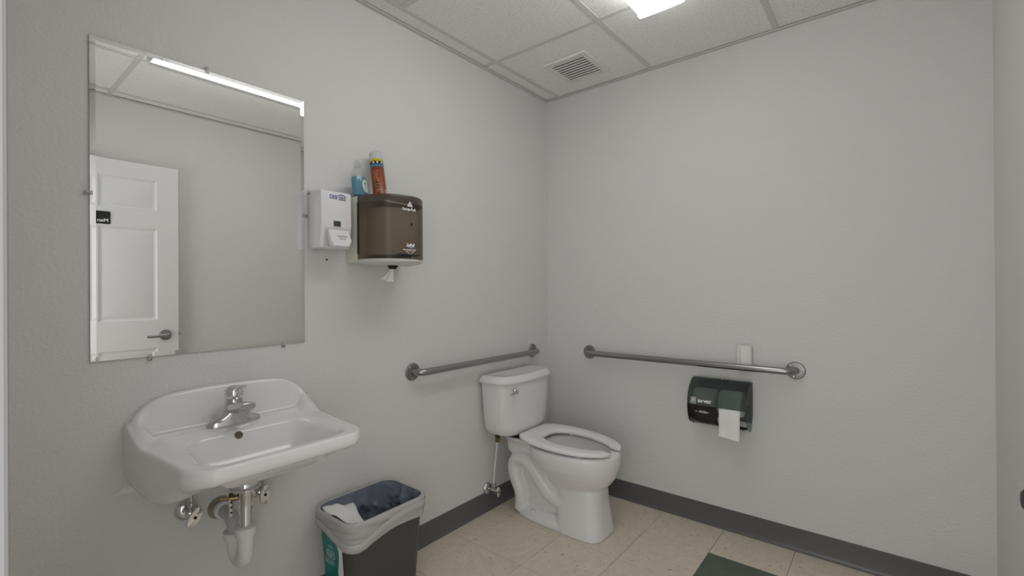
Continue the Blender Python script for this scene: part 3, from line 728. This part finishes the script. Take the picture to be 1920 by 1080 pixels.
# aerosol can leaning against the wall
sc = thing('aerosol_can', 'orange and brown aerosol can with a grey cap on the dispenser', 'spray can', (-1.327, -0.092, 1.575), (math.radians(-15.0), math.radians(3.5), 0))
cr_ = 0.0275
M_can = mat('can_print', (0.4, 0.1, 0.03), 0.3); nt = M_can.node_tree; bb = nt.nodes['Principled BSDF']
tc = nt.nodes.new('ShaderNodeTexCoord'); sp = nt.nodes.new('ShaderNodeSeparateXYZ'); nt.links.new(tc.outputs['Object'], sp.inputs[0])
mr = nt.nodes.new('ShaderNodeMapRange'); mr.inputs['From Min'].default_value = 0; mr.inputs['From Max'].default_value = 0.2; nt.links.new(sp.outputs['Z'], mr.inputs['Value'])
rp = ramp(nt, [(0.0, (0.27, 0.060, 0.018)), (0.60, (0.22, 0.042, 0.016)), (0.665, (0.03, 0.22, 0.40)), (0.725, (0.035, 0.015, 0.012)), (0.79, (0.62, 0.52, 0.02)), (0.845, (0.5, 0.5, 0.52))], 'CONSTANT')
nt.links.new(mr.outputs[0], rp.inputs[0]); nt.links.new(rp.outputs[0], bb.inputs['Base Color'])
obj('can_body', G().lathe([(0.022, 0.0), (cr_, 0.003), (cr_, 0.169), (cr_-0.001, 0.171)], (0, 0, 0), 'z', 28), M_can, sc)
obj('cap', G().lathe([(cr_-0.0004, 0.169), (cr_-0.0010, 0.198), (cr_-0.003, 0.204), (0.014, 0.206), (0.002, 0.2065)], (0, 0, 0), 'z', 28), mat('grey_cap', (0.60, 0.60, 0.63), 0.35), sc)
def onk(a0, z0_, e=0.0005): return lambda u, v: Vector(((cr_+e)*math.sin(a0+u/cr_), -(cr_+e)*math.cos(a0+u/cr_), z0_+v))
g = G()
for a in (-62, -30, 8, 44): g.add([onk(math.radians(a), 0.152)(0.0042*math.cos(2*PI*k/12), 0.0042*math.sin(2*PI*k/12)) for k in range(12)], [tuple(range(12))])
obj('badge', g, M_ink_w, sc, smooth=0)
g = G()
for k in range(15):
    z = 0.020 + k*0.0066; f = onk(math.radians(-46), z)
    ln = random.uniform(0.008, 0.0125); pts = [-0.0125+2*ln*i/6 for i in range(7)]
    for p, q_ in zip(pts, pts[1:]):
        if random.random() < 0.82: g.add([f(p, 0), f(q_*0.96, 0), f(q_*0.96, 0.0022), f(p, 0.0022)], [(0, 1, 2, 3)])
obj('small_print', g, mat('cream_print', (0.55, 0.38, 0.22), 0.4), sc, smooth=0)
g = G()
for k in range(3):
    f = onk(math.radians(-46), 0.034+k*0.012); pts = [-0.010+0.018*i/5 for i in range(6)]
    for p, q_ in zip(pts, pts[1:]): g.add([f(p, 0), f(q_, 0), f(q_, 0.006), f(p, 0.006)], [(0, 1, 2, 3)])
obj('dark_print', g, mat('dark_brown_print', (0.03, 0.012, 0.01), 0.4), sc, smooth=0)
f = onk(math.radians(28), 0.022, 0.0004); g = G(); pts = [-0.008+0.016*i/6 for i in range(7)]
for p, q_ in zip(pts, pts[1:]): g.add([f(p, -0.012), f(q_, -0.012), f(q_, 0.010), f(p, 0.010)], [(0, 1, 2, 3)])
bc = obj('barcode_panel', g, M_ink_w, sc, smooth=0)
g = G(); f2 = onk(math.radians(28), 0.022, 0.0008)
for i in range(11): u = -0.0065+i*0.0013; wd = random.choice((0.0003, 0.0005, 0.0007)); g.add([f2(u, -0.008), f2(u+wd, -0.008), f2(u+wd, 0.007), f2(u, 0.007)], [(0, 1, 2, 3)])
obj('bars', g, M_ink_k, bc, smooth=0)

# ------------------------------------------------------------------ grab bars
def grab(loc, rot, L, label):
    t = thing('grab_bar', label, 'grab bar', loc, rot, 'brushed steel grab bars')
    so, rb_, r = -0.058, 0.040, 0.0158
    path = [(0, -0.004, 0), (0, so+rb_, 0)] + [(rb_-rb_*math.cos(a), so+rb_-rb_*math.sin(a), 0) for a in [PI/2*k/7 for k in range(1, 8)]]
    path += [(L*k/6, so, 0) for k in range(1, 6)]
    path += [(L-rb_+rb_*math.sin(a), so+rb_-rb_*math.cos(a), 0) for a in [PI/2*k/7 for k in range(0, 8)]] + [(L, -0.004, 0)]
    obj('bar', G().tube(path, r, 18), M_steel, t, smooth=60)
    for x in (0, L):
        fl = obj('flange', G().lathe([(0.040, 0.0005), (0.040, 0.004), (0.037, 0.0075), (0.022, 0.010), (0.017, 0.010)], (x, 0, 0), 'y', 32), M_flange, t)
        for k in range(3):
            a = 2*PI*k/3 + 0.25; obj('screw', G().lathe([(0.0042, 0.0075), (0.0042, 0.010), (0.002, 0.0108)], (x+0.029*math.cos(a), 0, 0.029*math.sin(a)), 'y', 10), M_chrome, fl)
    return t
grab((-1.096, 0, 0.826), (0, 0, 0), 0.925, 'steel grab bar on the wall behind the toilet tank')
grab((0, -0.304, 0.823), (0, 0, -PI/2), 1.067, 'long steel grab bar above the toilet paper dispenser')

# ------------------------------------------------------------------ toilet
TCX = -0.432
toi = thing('toilet', 'white two piece floor toilet with an open front seat in the corner', 'toilet', (TCX, -0.30, 0))
oy = 0.30                                   # local y = world y + 0.30
def sup(hx, yb, yf, z, p=2.0, n=40, pf_=None):
    """closed outline: half width hx, from yb (back) to yf (front), world y"""
    cyy = (yb+yf)/2; hy = (yb-yf)/2; out = []
    for k in range(n):
        t = 2*PI*k/n; c, s_ = math.cos(t), math.sin(t); pp = p if s_ > 0 or pf_ is None else pf_
        out.append(Vector((hx*math.copysign(abs(c)**(2/pp), c), cyy + hy*math.copysign(abs(s_)**(2/pp), s_)+oy, z)))
    return out
def egg(hx, yb, yf, z, n=40, wy=0.42, back=2.6):
    """elongated bowl outline, widest at a fraction wy from the back"""
    ym = yb+(yf-yb)*wy; out = []
    for k in range(n):
        t = 2*PI*k/n; c, s_ = math.cos(t), math.sin(t)
        if s_ >= 0: e = back; y = ym + (yb-ym)*abs(s_)**(2/e)
        else: e = 2.15; y = ym + (yf-ym)*abs(s_)**(2/e)
        out.append(Vector((hx*math.copysign(abs(c)**(2/e), c), y+oy, z)))
    return out
g = G()
# bowl: outside up, over the rim, inside down
g.loft([egg(0.085, -0.34, -0.60, 0.20, wy=.5), egg(0.100, -0.33, -0.625, 0.225, wy=.5), egg(0.122, -0.30, -0.655, 0.255, wy=.5), egg(0.150, -0.265, -0.680, 0.29), egg(0.168, -0.245, -0.692, 0.325), egg(0.176, -0.235, -0.697, 0.36),
        egg(0.178, -0.23, -0.697, 0.385), egg(0.176, -0.232, -0.694, 0.400), egg(0.168, -0.24, -0.685, 0.405), egg(0.135, -0.275, -0.650, 0.405), egg(0.126, -0.285, -0.640, 0.398), egg(0.128, -0.285, -0.642, 0.375),
        egg(0.115, -0.30, -0.61, 0.32), egg(0.085, -0.33, -0.55, 0.275), egg(0.05, -0.36, -0.48, 0.250)])
# front column
g.loft([sup(0.118, -0.385, -0.645, 0.0, 3.6), sup(0.1175, -0.385, -0.644, 0.01, 3.6), sup(0.108, -0.385, -0.633, 0.10, 3.4), sup(0.100, -0.385, -0.625, 0.18, 3.2), sup(0.096, -0.38, -0.626, 0.215, 3.0), sup(0.094, -0.38, -0.622, 0.225, 3.0)])
# foot
g.loft([sup(0.112, -0.115, -0.60, 0.0, 2.8), sup(0.112, -0.115, -0.60, 0.018, 2.8), sup(0.104, -0.122, -0.58, 0.034, 2.8), sup(0.075, -0.14, -0.55, 0.060, 2.8)])
# rear core and deck neck
g.loft([sup(0.066, -0.15, -0.42, 0.03, 3), sup(0.060, -0.155, -0.42, 0.12, 3), sup(0.060, -0.14, -0.36, 0.22, 3), sup(0.062, -0.13, -0.285, 0.32, 3), sup(0.070, -0.10, -0.245, 0.39, 3)])
g.loft([sup(0.078, -0.055, -0.20, 0.315, 3), sup(0.080, -0.05, -0.21, 0.36, 3), sup(0.095, -0.045, -0.27, 0.388, 3.5), sup(0.105, -0.045, -0.29, 0.394, 3.5), sup(0.105, -0.045, -0.29, 0.404, 3.5)])
g.loft([sup(0.078, -0.30, -0.50, 0.13, 3), sup(0.078, -0.30, -0.50, 0.232, 3)])
# the S of the trapway, one bulge on each flank
for sx in (-1, 1):
    path = catmull([(sx*0.060, -0.46+oy, 0.145), (sx*0.066, -0.40+oy, 0.140), (sx*0.068, -0.345+oy, 0.165), (sx*0.068, -0.285+oy, 0.225), (sx*0.066, -0.235+oy, 0.275), (sx*0.064, -0.185+oy, 0.300), (sx*0.062, -0.135+oy, 0.285),
                    (sx*0.060, -0.115+oy, 0.24), (sx*0.058, -0.128+oy, 0.18), (sx*0.055, -0.155+oy, 0.12), (sx*0.055, -0.160+oy, 0.07), (sx*0.055, -0.155+oy, 0.02)], 5)
    g.tube(path, 0.040, 14)
bowl = obj('bowl', g, M_porc, toi, smooth=60)
m = bowl.modifiers.new('remesh', 'REMESH'); m.mode = 'VOXEL'; m.voxel_size = 0.005; m.use_smooth_shade = True
m2 = bowl.modifiers.new('soften', 'SMOOTH'); m2.factor = 0.5; m2.iterations = 7
dg = bpy.context.evaluated_depsgraph_get(); me = bpy.data.meshes.new_from_object(bowl.evaluated_get(dg))
bowl.modifiers.clear(); bowl.data = me
for p in me.polygons: p.use_smooth = True
if not me.materials: me.materials.append(M_porc)
for v in me.vertices:
    if v.co.z < 0.0: v.co.z = 0.0
# seat: open ring with a gap at the front
def seat_o(t):     # outer edge, t in -1..1 from one tip round the back to the other
    pts = [(-0.050, -0.690), (-0.098, -0.665), (-0.140, -0.610), (-0.170, -0.535), (-0.184, -0.445), (-0.182, -0.355), (-0.168, -0.280), (-0.145, -0.226), (-0.116, -0.192), (-0.06, -0.188)]
    return pts
po = seat_o(0); po = po + [(0.0, -0.1875)] + [(-a, b_) for a, b_ in po[::-1]]
pi_ = [(-0.047, -0.628), (-0.060, -0.612), (-0.078, -0.575), (-0.096, -0.520), (-0.106, -0.455), (-0.104, -0.395), (-0.092, -0.352), (-0.070, -0.320), (-0.045, -0.305), (-0.020, -0.301)]
pi_ = pi_ + [(0.0, -0.300)] + [(-a, b_) for a, b_ in pi_[::-1]]
PO = catmull([(a, b_, 0) for a, b_ in po], 5); PI_ = catmull([(a, b_, 0) for a, b_ in pi_], 5)
rings = []; nS = len(PO)
for k, (a, c) in enumerate(zip(PO, PI_)):
    mid_ = (a+c)/2; hv = (a-c)/2; e = min(k, nS-1-k); sq = [0.80, 0.93, 0.99][e] if e < 3 else 1.0
    ring_ = []
    for q in range(16):
        t = 2*PI*q/16; cc, ss = math.cos(t), math.sin(t)
        x_ = math.copysign(abs(cc)**0.55, cc); z_ = math.copysign(abs(ss)**0.75, ss)
        p = mid_ + hv*x_*sq; fb = (p.y+0.69)/0.50; zt = 0.4315+0.019*fb; th_ = 0.0225+0.0085*fb; ring_.append(Vector((p.x, p.y+oy, zt-th_/2+th_/2*z_*sq)))
    rings.append(ring_)
obj('seat', G().loft(rings), M_seat, toi, smooth=55)
for sx in (-1, 1):
    obj('seat_hinge', G().box(sx*0.075-0.016, sx*0.075+0.016, -0.225+oy, -0.188+oy, 0.403, 0.440, 0.004), M_seat, toi)
    for yy in (-0.36, -0.56): obj('seat_bumper', G().box(sx*0.132-0.007, sx*0.132+0.007, yy-0.012+oy, yy+0.012+oy, 0.403, 0.4135, 0.002, 1), M_seat, toi)
    obj('bolt_cap', G().lathe([(0.0145, 0), (0.0145, 0.016), (0.0125, 0.023), (0.005, 0.026)], (sx*0.094, -0.262+oy, 0.034), 'z', 16), M_porc, toi)
# tank
def tank_ring(hx, yb, yf, z, bow=0.030, n=12, r=0.035):
    out = []
    # back edge from +x to -x, then the bowed front from -x to +x with rounded corners
    out += [Vector((hx*(1-2*k/n)*0.985, yb+oy, z)) for k in range(n+1)]
    m_ = 28
    for k in range(m_+1):
        a = PI*k/m_; c, s_ = math.cos(a), math.sin(a)
        out.append(Vector((-hx*math.copysign(abs(c)**0.33, c), yb-0.006+(yf+bow*abs(math.copysign(abs(c)**0.33, c))**2-yb+0.006)*abs(s_)**0.30+oy, z)))
    return out
g = G().loft([tank_ring(0.120, -0.050, -0.150, 0.424), tank_ring(0.172, -0.040, -0.176, 0.428), tank_ring(0.188, -0.036, -0.184, 0.438), tank_ring(0.204, -0.030, -0.187, 0.465), tank_ring(0.210, -0.028, -0.189, 0.500), tank_ring(0.220, -0.024, -0.194, 0.640), tank_ring(0.222, -0.022, -0.196, 0.710)])
obj('tank', g, M_porc, toi, smooth=45)
g = G().loft([tank_ring(0.220, -0.018, -0.198, 0.708), tank_ring(0.232, -0.014, -0.208, 0.710), tank_ring(0.234, -0.013, -0.210, 0.716), tank_ring(0.233, -0.013, -0.209, 0.724), tank_ring(0.220, -0.018, -0.196, 0.741), tank_ring(0.214, -0.022, -0.190, 0.745), tank_ring(0.205, -0.030, -0.180, 0.746), tank_ring(0.185, -0.045, -0.160, 0.7425), tank_ring(0.10, -0.075, -0.125, 0.742)])
obj('tank_lid', g, M_porc, toi, smooth=45)
obj('tank_gasket', G().box(-0.085, 0.085, -0.165+oy, -0.07+oy, 0.404, 0.436, 0.004, 1), M_dark, toi)
fl_ = obj('flush_lever', G().lathe([(0.0155, 0.0), (0.0155, 0.006), (0.012, 0.012), (0.004, 0.016)], (-0.150, -0.189+oy, 0.672), 'y', 18), M_chrome, toi)
obj('lever_arm', G().loft([[Vector((x, -0.189+oy-0.015-dy+ry*math.cos(2*PI*k/10), 0.672+dz+rz*math.sin(2*PI*k/10))) for k in range(10)] for x, dy, dz, ry, rz in
    [(-0.144, 0.002, 0, 0.005, 0.010), (-0.158, 0.004, -0.001, 0.005, 0.010), (-0.175, 0.006, -0.003, 0.004, 0.007), (-0.198, 0.006, -0.007, 0.003, 0.006), (-0.204, 0.005, -0.008, 0.0015, 0.003)]]), M_chrome, fl_)
# the supply of the toilet
tv_ = valve((-0.590, 0, 0.121), 'chrome shut off valve near the floor beside the toilet', math.radians(90), [(0, -0.049, 0.036), (-0.004, -0.056, 0.10), (-0.014, -0.078, 0.20), (-0.020, -0.095, 0.29)], M_pvc, 0.022)
obj('coupling_nut', G().lathe([(0.012, 0), (0.0145, 0.004), (0.0145, 0.022), (0.012, 0.024)], (-0.020, -0.096, 0.276), 'z', 8), M_brass, tv_)
obj('tank_nut', G().lathe([(0.013, 0), (0.013, 0.014)], (-0.020, -0.096, 0.298), 'z', 10), M_blackp, tv_)

# ------------------------------------------------------------------ toilet paper dispenser on the right wall (local x runs towards the camera side)
tp = thing('toilet_paper_dispenser', 'smoky dark double roll toilet paper dispenser below the grab bar', 'toilet paper dispenser', (0, -1.060, 0.53), (0, 0, -PI/2))
TWd = 0.131
outer = [(-0.002, 0.216), (-0.045, 0.222), (-0.080, 0.212), (-0.112, 0.188), (-0.134, 0.152), (-0.143, 0.118), (-0.1435, 0.103)]
sidep = [(-0.001, 0.214)] + outer[1:] + [(-0.139, 0.060), (-0.122, 0.022), (-0.090, 0.004), (-0.050, -0.012), (-0.028, 0.000), (-0.012, 0.035), (-0.001, 0.060)]
obj('back_plate', G().box(-TWd+0.004, TWd-0.004, -0.006, -0.0005, 0.02, 0.212, 0.002, 1), mat('grey_back', (0.12, 0.125, 0.125), 0.5), tp)
oc_ = catmull([(0, a, b_) for a, b_ in outer], 5)
def hoodx(x): return [Vector((x, p.y, p.z)) for p in oc_]
cvr = solidify(obj('hood', G().loft([hoodx(-TWd+i*2*TWd/6) for i in range(7)], False, False, closed=False), M_smokeg, tp, smooth=60), 0.002)
fp = catmull([(0, -0.1435, 0.103), (0, -0.139, 0.060), (0, -0.124, 0.024), (0, -0.105, 0.008)], 5)
solidify(obj('front_panel', G().loft([[Vector((x, p.y+0.001, p.z)) for p in fp] for x in (-TWd, -TWd+0.06, 0.0, 0.006)], False, False, closed=False), mat('dark_smoky_panel', (0.018, 0.017, 0.015), 0.14), tp, smooth=60), 0.002)
for sx in (-1, 1): obj('side_cheek', G().prism(sidep, sx*TWd-0.0015, sx*TWd+0.0015, 'x'), M_smokeg, tp, smooth=20)
for k in range(3): obj('grip_rib', G().box(TWd+0.0014, TWd+0.003, -0.122+k*0.0, -0.075, 0.088+k*0.012, 0.093+k*0.012, 0.0006, 1).move(Matrix.Translation((0, 0, 0)) ), M_smokeg, tp)
obj('latch', G().prism([(-0.026, 0.222), (-0.066, 0.2245), (-0.070, 0.218), (-0.026, 0.217)], -0.020, 0.034, 'x', 0.0012, 1), M_blackp, tp)
obj('latch_hole', G().lathe([(0.005, 0), (0.005, 0.0012)], (0.006, -0.050, 0.2235), 'z', 10), M_ink_w, tp)
g = G()
for k in range(16):
    x = -TWd+0.010+k*0.0150
    g.prism([(x, 0.010), (x+0.014, 0.010), (x+0.007, 0.0045)], -0.104, -0.100, 'y')
obj('tear_teeth', g, M_blackp, tp, smooth=0)
obj('bottom_bar', G().box(-TWd+0.004, TWd-0.004, -0.106, -0.080, 0.008, 0.016, 0.002, 1), M_blackp, tp)
# small details on the front panel and the lettering
def onh(x0, s0, e=0.0016):                     # along the hood: u sideways, v up the curve
    full = fp[::-1] + oc_[::-1][1:]; acc = [0]
    for a, b_ in zip(full, full[1:]): acc.append(acc[-1]+(b_-a).length)
    def f(u, v):
        s_ = s0+v; k = max(i for i in range(len(acc)) if acc[i] <= max(s_, 0)); k = min(k, len(full)-2)
        t = (s_-acc[k])/(acc[k+1]-acc[k]); p = full[k].lerp(full[k+1], t); d = (full[k+1]-full[k]).normalized()
        nn = Vector((0, -d.z, d.y)); nn = nn if nn.y < 0 else -nn
        return Vector((x0+u, p.y, p.z)) + nn*e
    return f
g = text('BAY WEST', 0.017, onh(-0.050, 0.128), bold=0.0009, width=0.062)
q = flat([(-0.0, -0.004), (0.0035, -0.004), (0.0035, 0.004), (0, 0.004)], onh(-0.1, 0.128)); 
fl2 = onh(-0.103, 0.129)
def rrp(hx, hy, r): return [(math.copysign(hx-r, math.cos(a))+r*math.cos(a), math.copysign(hy-r, math.sin(a))+r*math.sin(a)) for a in [2*PI*(k+0.5)/16 for k in range(16)]]
o1, o2 = rrp(0.0125, 0.0155, 0.006), rrp(0.0105, 0.0135, 0.005)
g.add([fl2(a, b_) for a, b_ in o1+o2], [(k, (k+1) % 16, 16+(k+1) % 16, 16+k) for k in range(16)])
for q_ in ([(-0.006, -0.009), (-0.002, -0.009), (-0.002, 0.009), (-0.006, 0.009)], [(-0.002, 0.006), (0.006, 0.006), (0.006, 0.009), (-0.002, 0.009)], [(-0.002, -0.001), (0.005, -0.001), (0.005, 0.002), (-0.002, 0.002)], [(0.003, -0.009), (0.006, -0.009), (0.006, 0.006), (0.003, 0.006)]): g.add([fl2(a, b_) for a, b_ in q_], [(0, 1, 2, 3)])
obj('lettering', g, M_ink_w, tp, smooth=0)
g = G()
for (x, s_, wd) in [(-0.058, 0.081, 0.030), (-0.058, 0.075, 0.040)]:
    q = text('LIFT TAB TO CHANGE' if wd > 0.035 else 'PUSH DOWN', 0.0055, onh(x, s_), bold=0.0003, width=wd); g.add(q.v, q.f)
for u, wd in ((-0.088, 0.006), (-0.034, 0.006)):
    f = onh(u, 0.078); g.add([f(-wd, -0.0008), f(wd, -0.0008), f(wd, 0.0012), f(-wd, 0.0012)], [(0, 1, 2, 3)])
obj('small_print', g, M_ink_w, tp, smooth=0)
for x, s0, s1 in ((-0.056, 0.018, 0.062), (0.001, 0.022, 0.072)):
    f0 = onh(x, 0.0, 0.0012); obj('roll_slot', G().add([f0(-0.006, s0), f0(0.004, s0), f0(0.002, s1), f0(-0.006, s1)], [(0, 1, 2, 3)]), M_dark, tp, smooth=0)
def tproll(yw, label, sheet):
    t = thing('toilet_paper_roll', label, 'toilet paper', (-0.074, yw, 0.648), (0, 0, -PI/2), 'rolls in the toilet paper dispenser')
    R_ = 0.059
    obj('roll', G().lathe([(0.019, -0.050), (R_-0.002, -0.050), (R_, -0.048), (R_, 0.048), (R_-0.002, 0.050), (0.019, 0.050)], (0, 0, 0), 'x', 36), M_paper, t, smooth=50)
    obj('core', G().lathe([(0.018, -0.051), (0.019, -0.051), (0.019, 0.051), (0.018, 0.051)], (0, 0, 0), 'x', 20), M_card, t)
    if sheet:
        pts = catmull([(0, -0.051, 0.034), (0, -0.061, 0.006), (0, -0.067, -0.018), (0, -0.068, -0.06), (0, -0.064, -0.11), (0, -0.066, -0.150)], 5)
        sh = grid(8, len(pts)-1, lambda s, q: Vector((-0.040+0.092*s-0.006*q, pts[round(q*(len(pts)-1))].y-0.0012*math.sin(7*s+3*q)*q, pts[round(q*(len(pts)-1))].z - 0.010*s*q)))
        solidify(obj('hanging_sheet', sh, M_paper, t, smooth=60), 0.0008)
    return t
tproll(-1.000, 'toilet paper roll behind the lettered half of the smoky dispenser', False)
tproll(-1.118, 'toilet paper roll with its white sheet hanging out of the smoky dispenser', True)

# squashed cardboard core wedged behind the long grab bar
def ocore(z, k): return [Vector((k*0.0175*math.cos(2*PI*i/28), k*0.0345*math.sin(2*PI*i/28) + 0.0*z, z)) for i in range(28)]
t = thing('cardboard_core', 'empty pale cardboard paper core standing behind the long grab bar', 'cardboard tube', (-0.0195, -1.160, 0.822))
obj('tube_wall', G().loft([ocore(0.0, 1), ocore(0.104, 1), ocore(0.104, 0.93), ocore(0.0, 0.93), ocore(0, 1)], False, False), M_card, t)
f = lambda u, v: Vector((-0.0175*math.cos(math.radians(-20)+u/0.03)*1.02, 0.0345*1.02*0.42+u, v))
g = G().box(-0.0168, -0.0160, 0.0145, 0.0155, 0.004, 0.100)
obj('seam', g, mat('brown_seam', (0.22, 0.2, 0.17), 0.9), t, smooth=0)

# ------------------------------------------------------------------ waste bin, liner, waste
bn = thing('waste_bin', 'slim black plastic waste bin with a teal label between sink and toilet', 'waste bin', (-1.420, -0.158, 0))
BX, BY, BHt = 0.168, 0.124, 0.390
def brect(k, z, e=0.0, n=9, r=0.055):
    hx, hy = BX*k+e, BY*k+e; r = r*k; out = []
    for cxn, cyn, a0 in ((1, 1, 0), (-1, 1, PI/2), (-1, -1, PI), (1, -1, 1.5*PI)):
        for q in range(n): a = a0+PI/2*q/(n-1); out.append(Vector((cxn*(hx-r)+r*math.cos(a), cyn*(hy-r)+r*math.sin(a), z)))
    # points along the straight sides for the liner folds
    dense = []; per = n
    for i in range(len(out)):
        a, c = out[i], out[(i+1) % len(out)]; m_ = 1 if (i+1) % per else (20 if (i//per) % 2 == 0 else 12)
        dense += [a.lerp(c, q/m_) for q in range(m_)]
    return dense
kz = lambda z: 0.84+0.16*z/BHt
obj('bin_body', G().loft([brect(kz(0)*0.97, 0.0), brect(kz(0), 0.006), brect(kz(0.37), 0.37), brect(kz(.375), 0.372, 0.005), brect(1, 0.388, 0.006), brect(1, 0.390, 0.002), brect(1, 0.388, -0.003), brect(kz(0.02), 0.012, -0.003)], True, True), M_binb, bn, smooth=40)
def lface(u, v, e=0.001):                      # on the -x end: u towards the camera side (-y), v up
    return Vector((-(BX*kz(v))-e, -u, v))
lbl = obj('label', flat([(-0.070, 0.10), (0.050, 0.10), (0.050, 0.300), (-0.070, 0.315)], lface), M_teal, bn, smooth=0)
wave = [(0.022, 0.304)] + [(0.030+0.006*math.sin(k*0.9), 0.304-0.204*k/10) for k in range(1, 11)]
obj('white_strip', flat([(0.058, 0.10), (0.060, 0.298)] + wave, lambda u, v: lface(u, v, 0.0018)), M_ink_w, lbl, smooth=0)
g = G(); f = lambda u, v: lface(u, v, 0.0018)
for k in range(5):
    a = math.radians(35+k*27); c_, s_ = math.cos(a), math.sin(a)
    g.add([f(-0.020+c_*0.010-s_*0.002, 0.268+s_*0.010+c_*0.002), f(-0.020+c_*0.010+s_*0.002, 0.268+s_*0.010-c_*0.002), f(-0.020+c_*0.024, 0.268+s_*0.024)], [(0, 1, 2)])
o1, o2 = rrp(0.026, 0.014, 0.008), rrp(0.023, 0.011, 0.006)
g.add([f(-0.020+a, 0.252+b_) for a, b_ in o1+o2], [(k, (k+1) % 16, 16+(k+1) % 16, 16+k) for k in range(16)])
for k in range(4): g.add([f(-0.042, 0.256-k*0.004), f(0.0-0.003*k, 0.256-k*0.004), f(0.0-0.003*k, 0.2578-k*0.004), f(-0.042, 0.2578-k*0.004)], [(0, 1, 2, 3)])
for k, wd in enumerate((0.060, 0.066, 0.050)): g.add([f(-0.060, 0.228-k*0.007), f(-0.060+wd, 0.228-k*0.007), f(-0.060+wd, 0.2305-k*0.007), f(-0.060, 0.2305-k*0.007)], [(0, 1, 2, 3)])
obj('pale_block', flat([(-0.070, 0.105), (-0.012, 0.105), (-0.012, 0.140), (-0.070, 0.140)], f), mat('pale_block_print', (0.55, 0.68, 0.66), 0.4), lbl, smooth=0)
g_print = g
obj('print', g, mat('pale_print', (0.55, 0.68, 0.66), 0.4), lbl, smooth=0)
g = G(); f = lambda u, v: lface(u, v, 0.0024)
for zz in (0.190, 0.155, 0.122):
    for k in range(3):
        a = 2*PI*k/3; ca, sa = math.cos(a), math.sin(a)
        g.add([f(0.047+0.007*math.cos(a+d), zz+0.009*math.sin(a+d)) for d in (0, 0.9, 1.5)] + [f(0.047+0.003*math.cos(a+0.6), zz+0.004*math.sin(a+0.6))], [(0, 1, 2, 3)])
obj('recycling_marks', g, M_ink_k, lbl, smooth=0)

ln_ = thing('bin_liner', 'translucent bag lining the waste bin and folded over its rim', 'bin liner', (-1.420, -0.158, 0.30))
base_ = brect(1, 0); NBn = len(base_)
def hem(p):                                     # the hem drops most at the corner towards the camera and the door
    c = Vector((-0.15, -0.115)); d = (Vector((p.x, p.y))-c).length
    return 0.330 - 0.036*math.exp(-(d/0.12)**2) - 0.010*math.sin(p.x*14+p.y*9)
def lring(z_or_f, e, wob):
    out = []
    for i, p in enumerate(base_):
        z = z_or_f(p) if callable(z_or_f) else z_or_f
        k = kz(min(z, BHt)); n_ = Vector((p.x/BX, p.y/BY, 0)).normalized()
        sag = z + 0.25*p.x + 0.10*p.y; wv = wob*(noise.noise(Vector((p.x*12, p.y*12, sag*75)))+0.7*abs(noise.noise(Vector((p.x*9+5, p.y*9, sag*130+p.x*20))))) if wob else 0
        q = Vector((p.x*k, p.y*k, 0)) + n_*(e+wv); q.z = z - 0.30; out.append(q)
    return out
fr = lambda t: (lambda p: 0.392 + (hem(p)-0.392)*t)
rings = [lring(fr(1.0), 0.011, 0.003)] + [lring(fr(t), 0.0115, 0.0060) for t in [0.96-0.045*q for q in range(20)]] + [lring(0.391, 0.013, 0.003), lring(0.396, 0.011, 0.002), lring(0.400, 0.005, 0.002), lring(0.398, -0.003, 0.001)]
sk = obj('folded_skirt', G().loft(rings, False, False), M_liner, ln_, smooth=70)
band = [lring(lambda p: hem(p)+0.002+0.030*sst(-0.15, 0.15, p.x)+o_, 0.0135+e, 0.002) for o_, e in ((0.0, 0), (0.006, 0.0035), (0.016, 0.0045), (0.026, 0.003), (0.030, 0))]
obj('draw_band', G().loft(band, False, False), M_liner, ln_, smooth=70)
def inring(z, e, wob):
    out = []
    for i, p in enumerate(base_):
        k = kz(z); n_ = Vector((p.x/BX, p.y/BY, 0)).normalized()
        wv = wob*(noise.noise(Vector((p.x*22+3, p.y*22, z*16)))+0.9*abs(noise.noise(Vector((p.x*44+z*40, p.y*44, z*26))))+0.5*abs(noise.noise(Vector((p.x*80-z*60, p.y*80, z*40)))))
        q = Vector((p.x*k, p.y*k, 0)) - n_*(e+wv*1.4+abs(wv)); q.z = z - 0.30; out.append(q)
    return out
zz_ = [0.398-0.30*(k/44) for k in range(45)]
obj('inner_film', G().loft([inring(z, 0.004+0.008*k/44, 0.0015+0.010*min(k/12, 1)) for k, z in enumerate(zz_)], False, True), M_film, ln_, smooth=70)
# waste paper in the bin
def wp(s, t):
    xl = -0.148 + 0.02*(1-t); xr = -0.088 + 0.075*t
    x = xl + (xr-xl)*s; y = -0.098 + 0.205*t
    z = 0.390 - 0.030*s + 0.004*t - 0.016*math.sin(PI*t)*(1-0.5*s) + 0.016*noise.noise(Vector((s*2.6, t*2.6, 2.2))) - 0.004*abs(math.sin(9*s+5*t))
    return Vector((x, y, z-0.25))
wpo = solidify(obj('waste_paper', grid(14, 16, wp), M_paper, None, smooth=25), 0.001)
wpo.location = (-1.420, -0.158, 0.25); tag(wpo, 'crumpled white paper sheet lying inside the lined waste bin', 'waste paper')
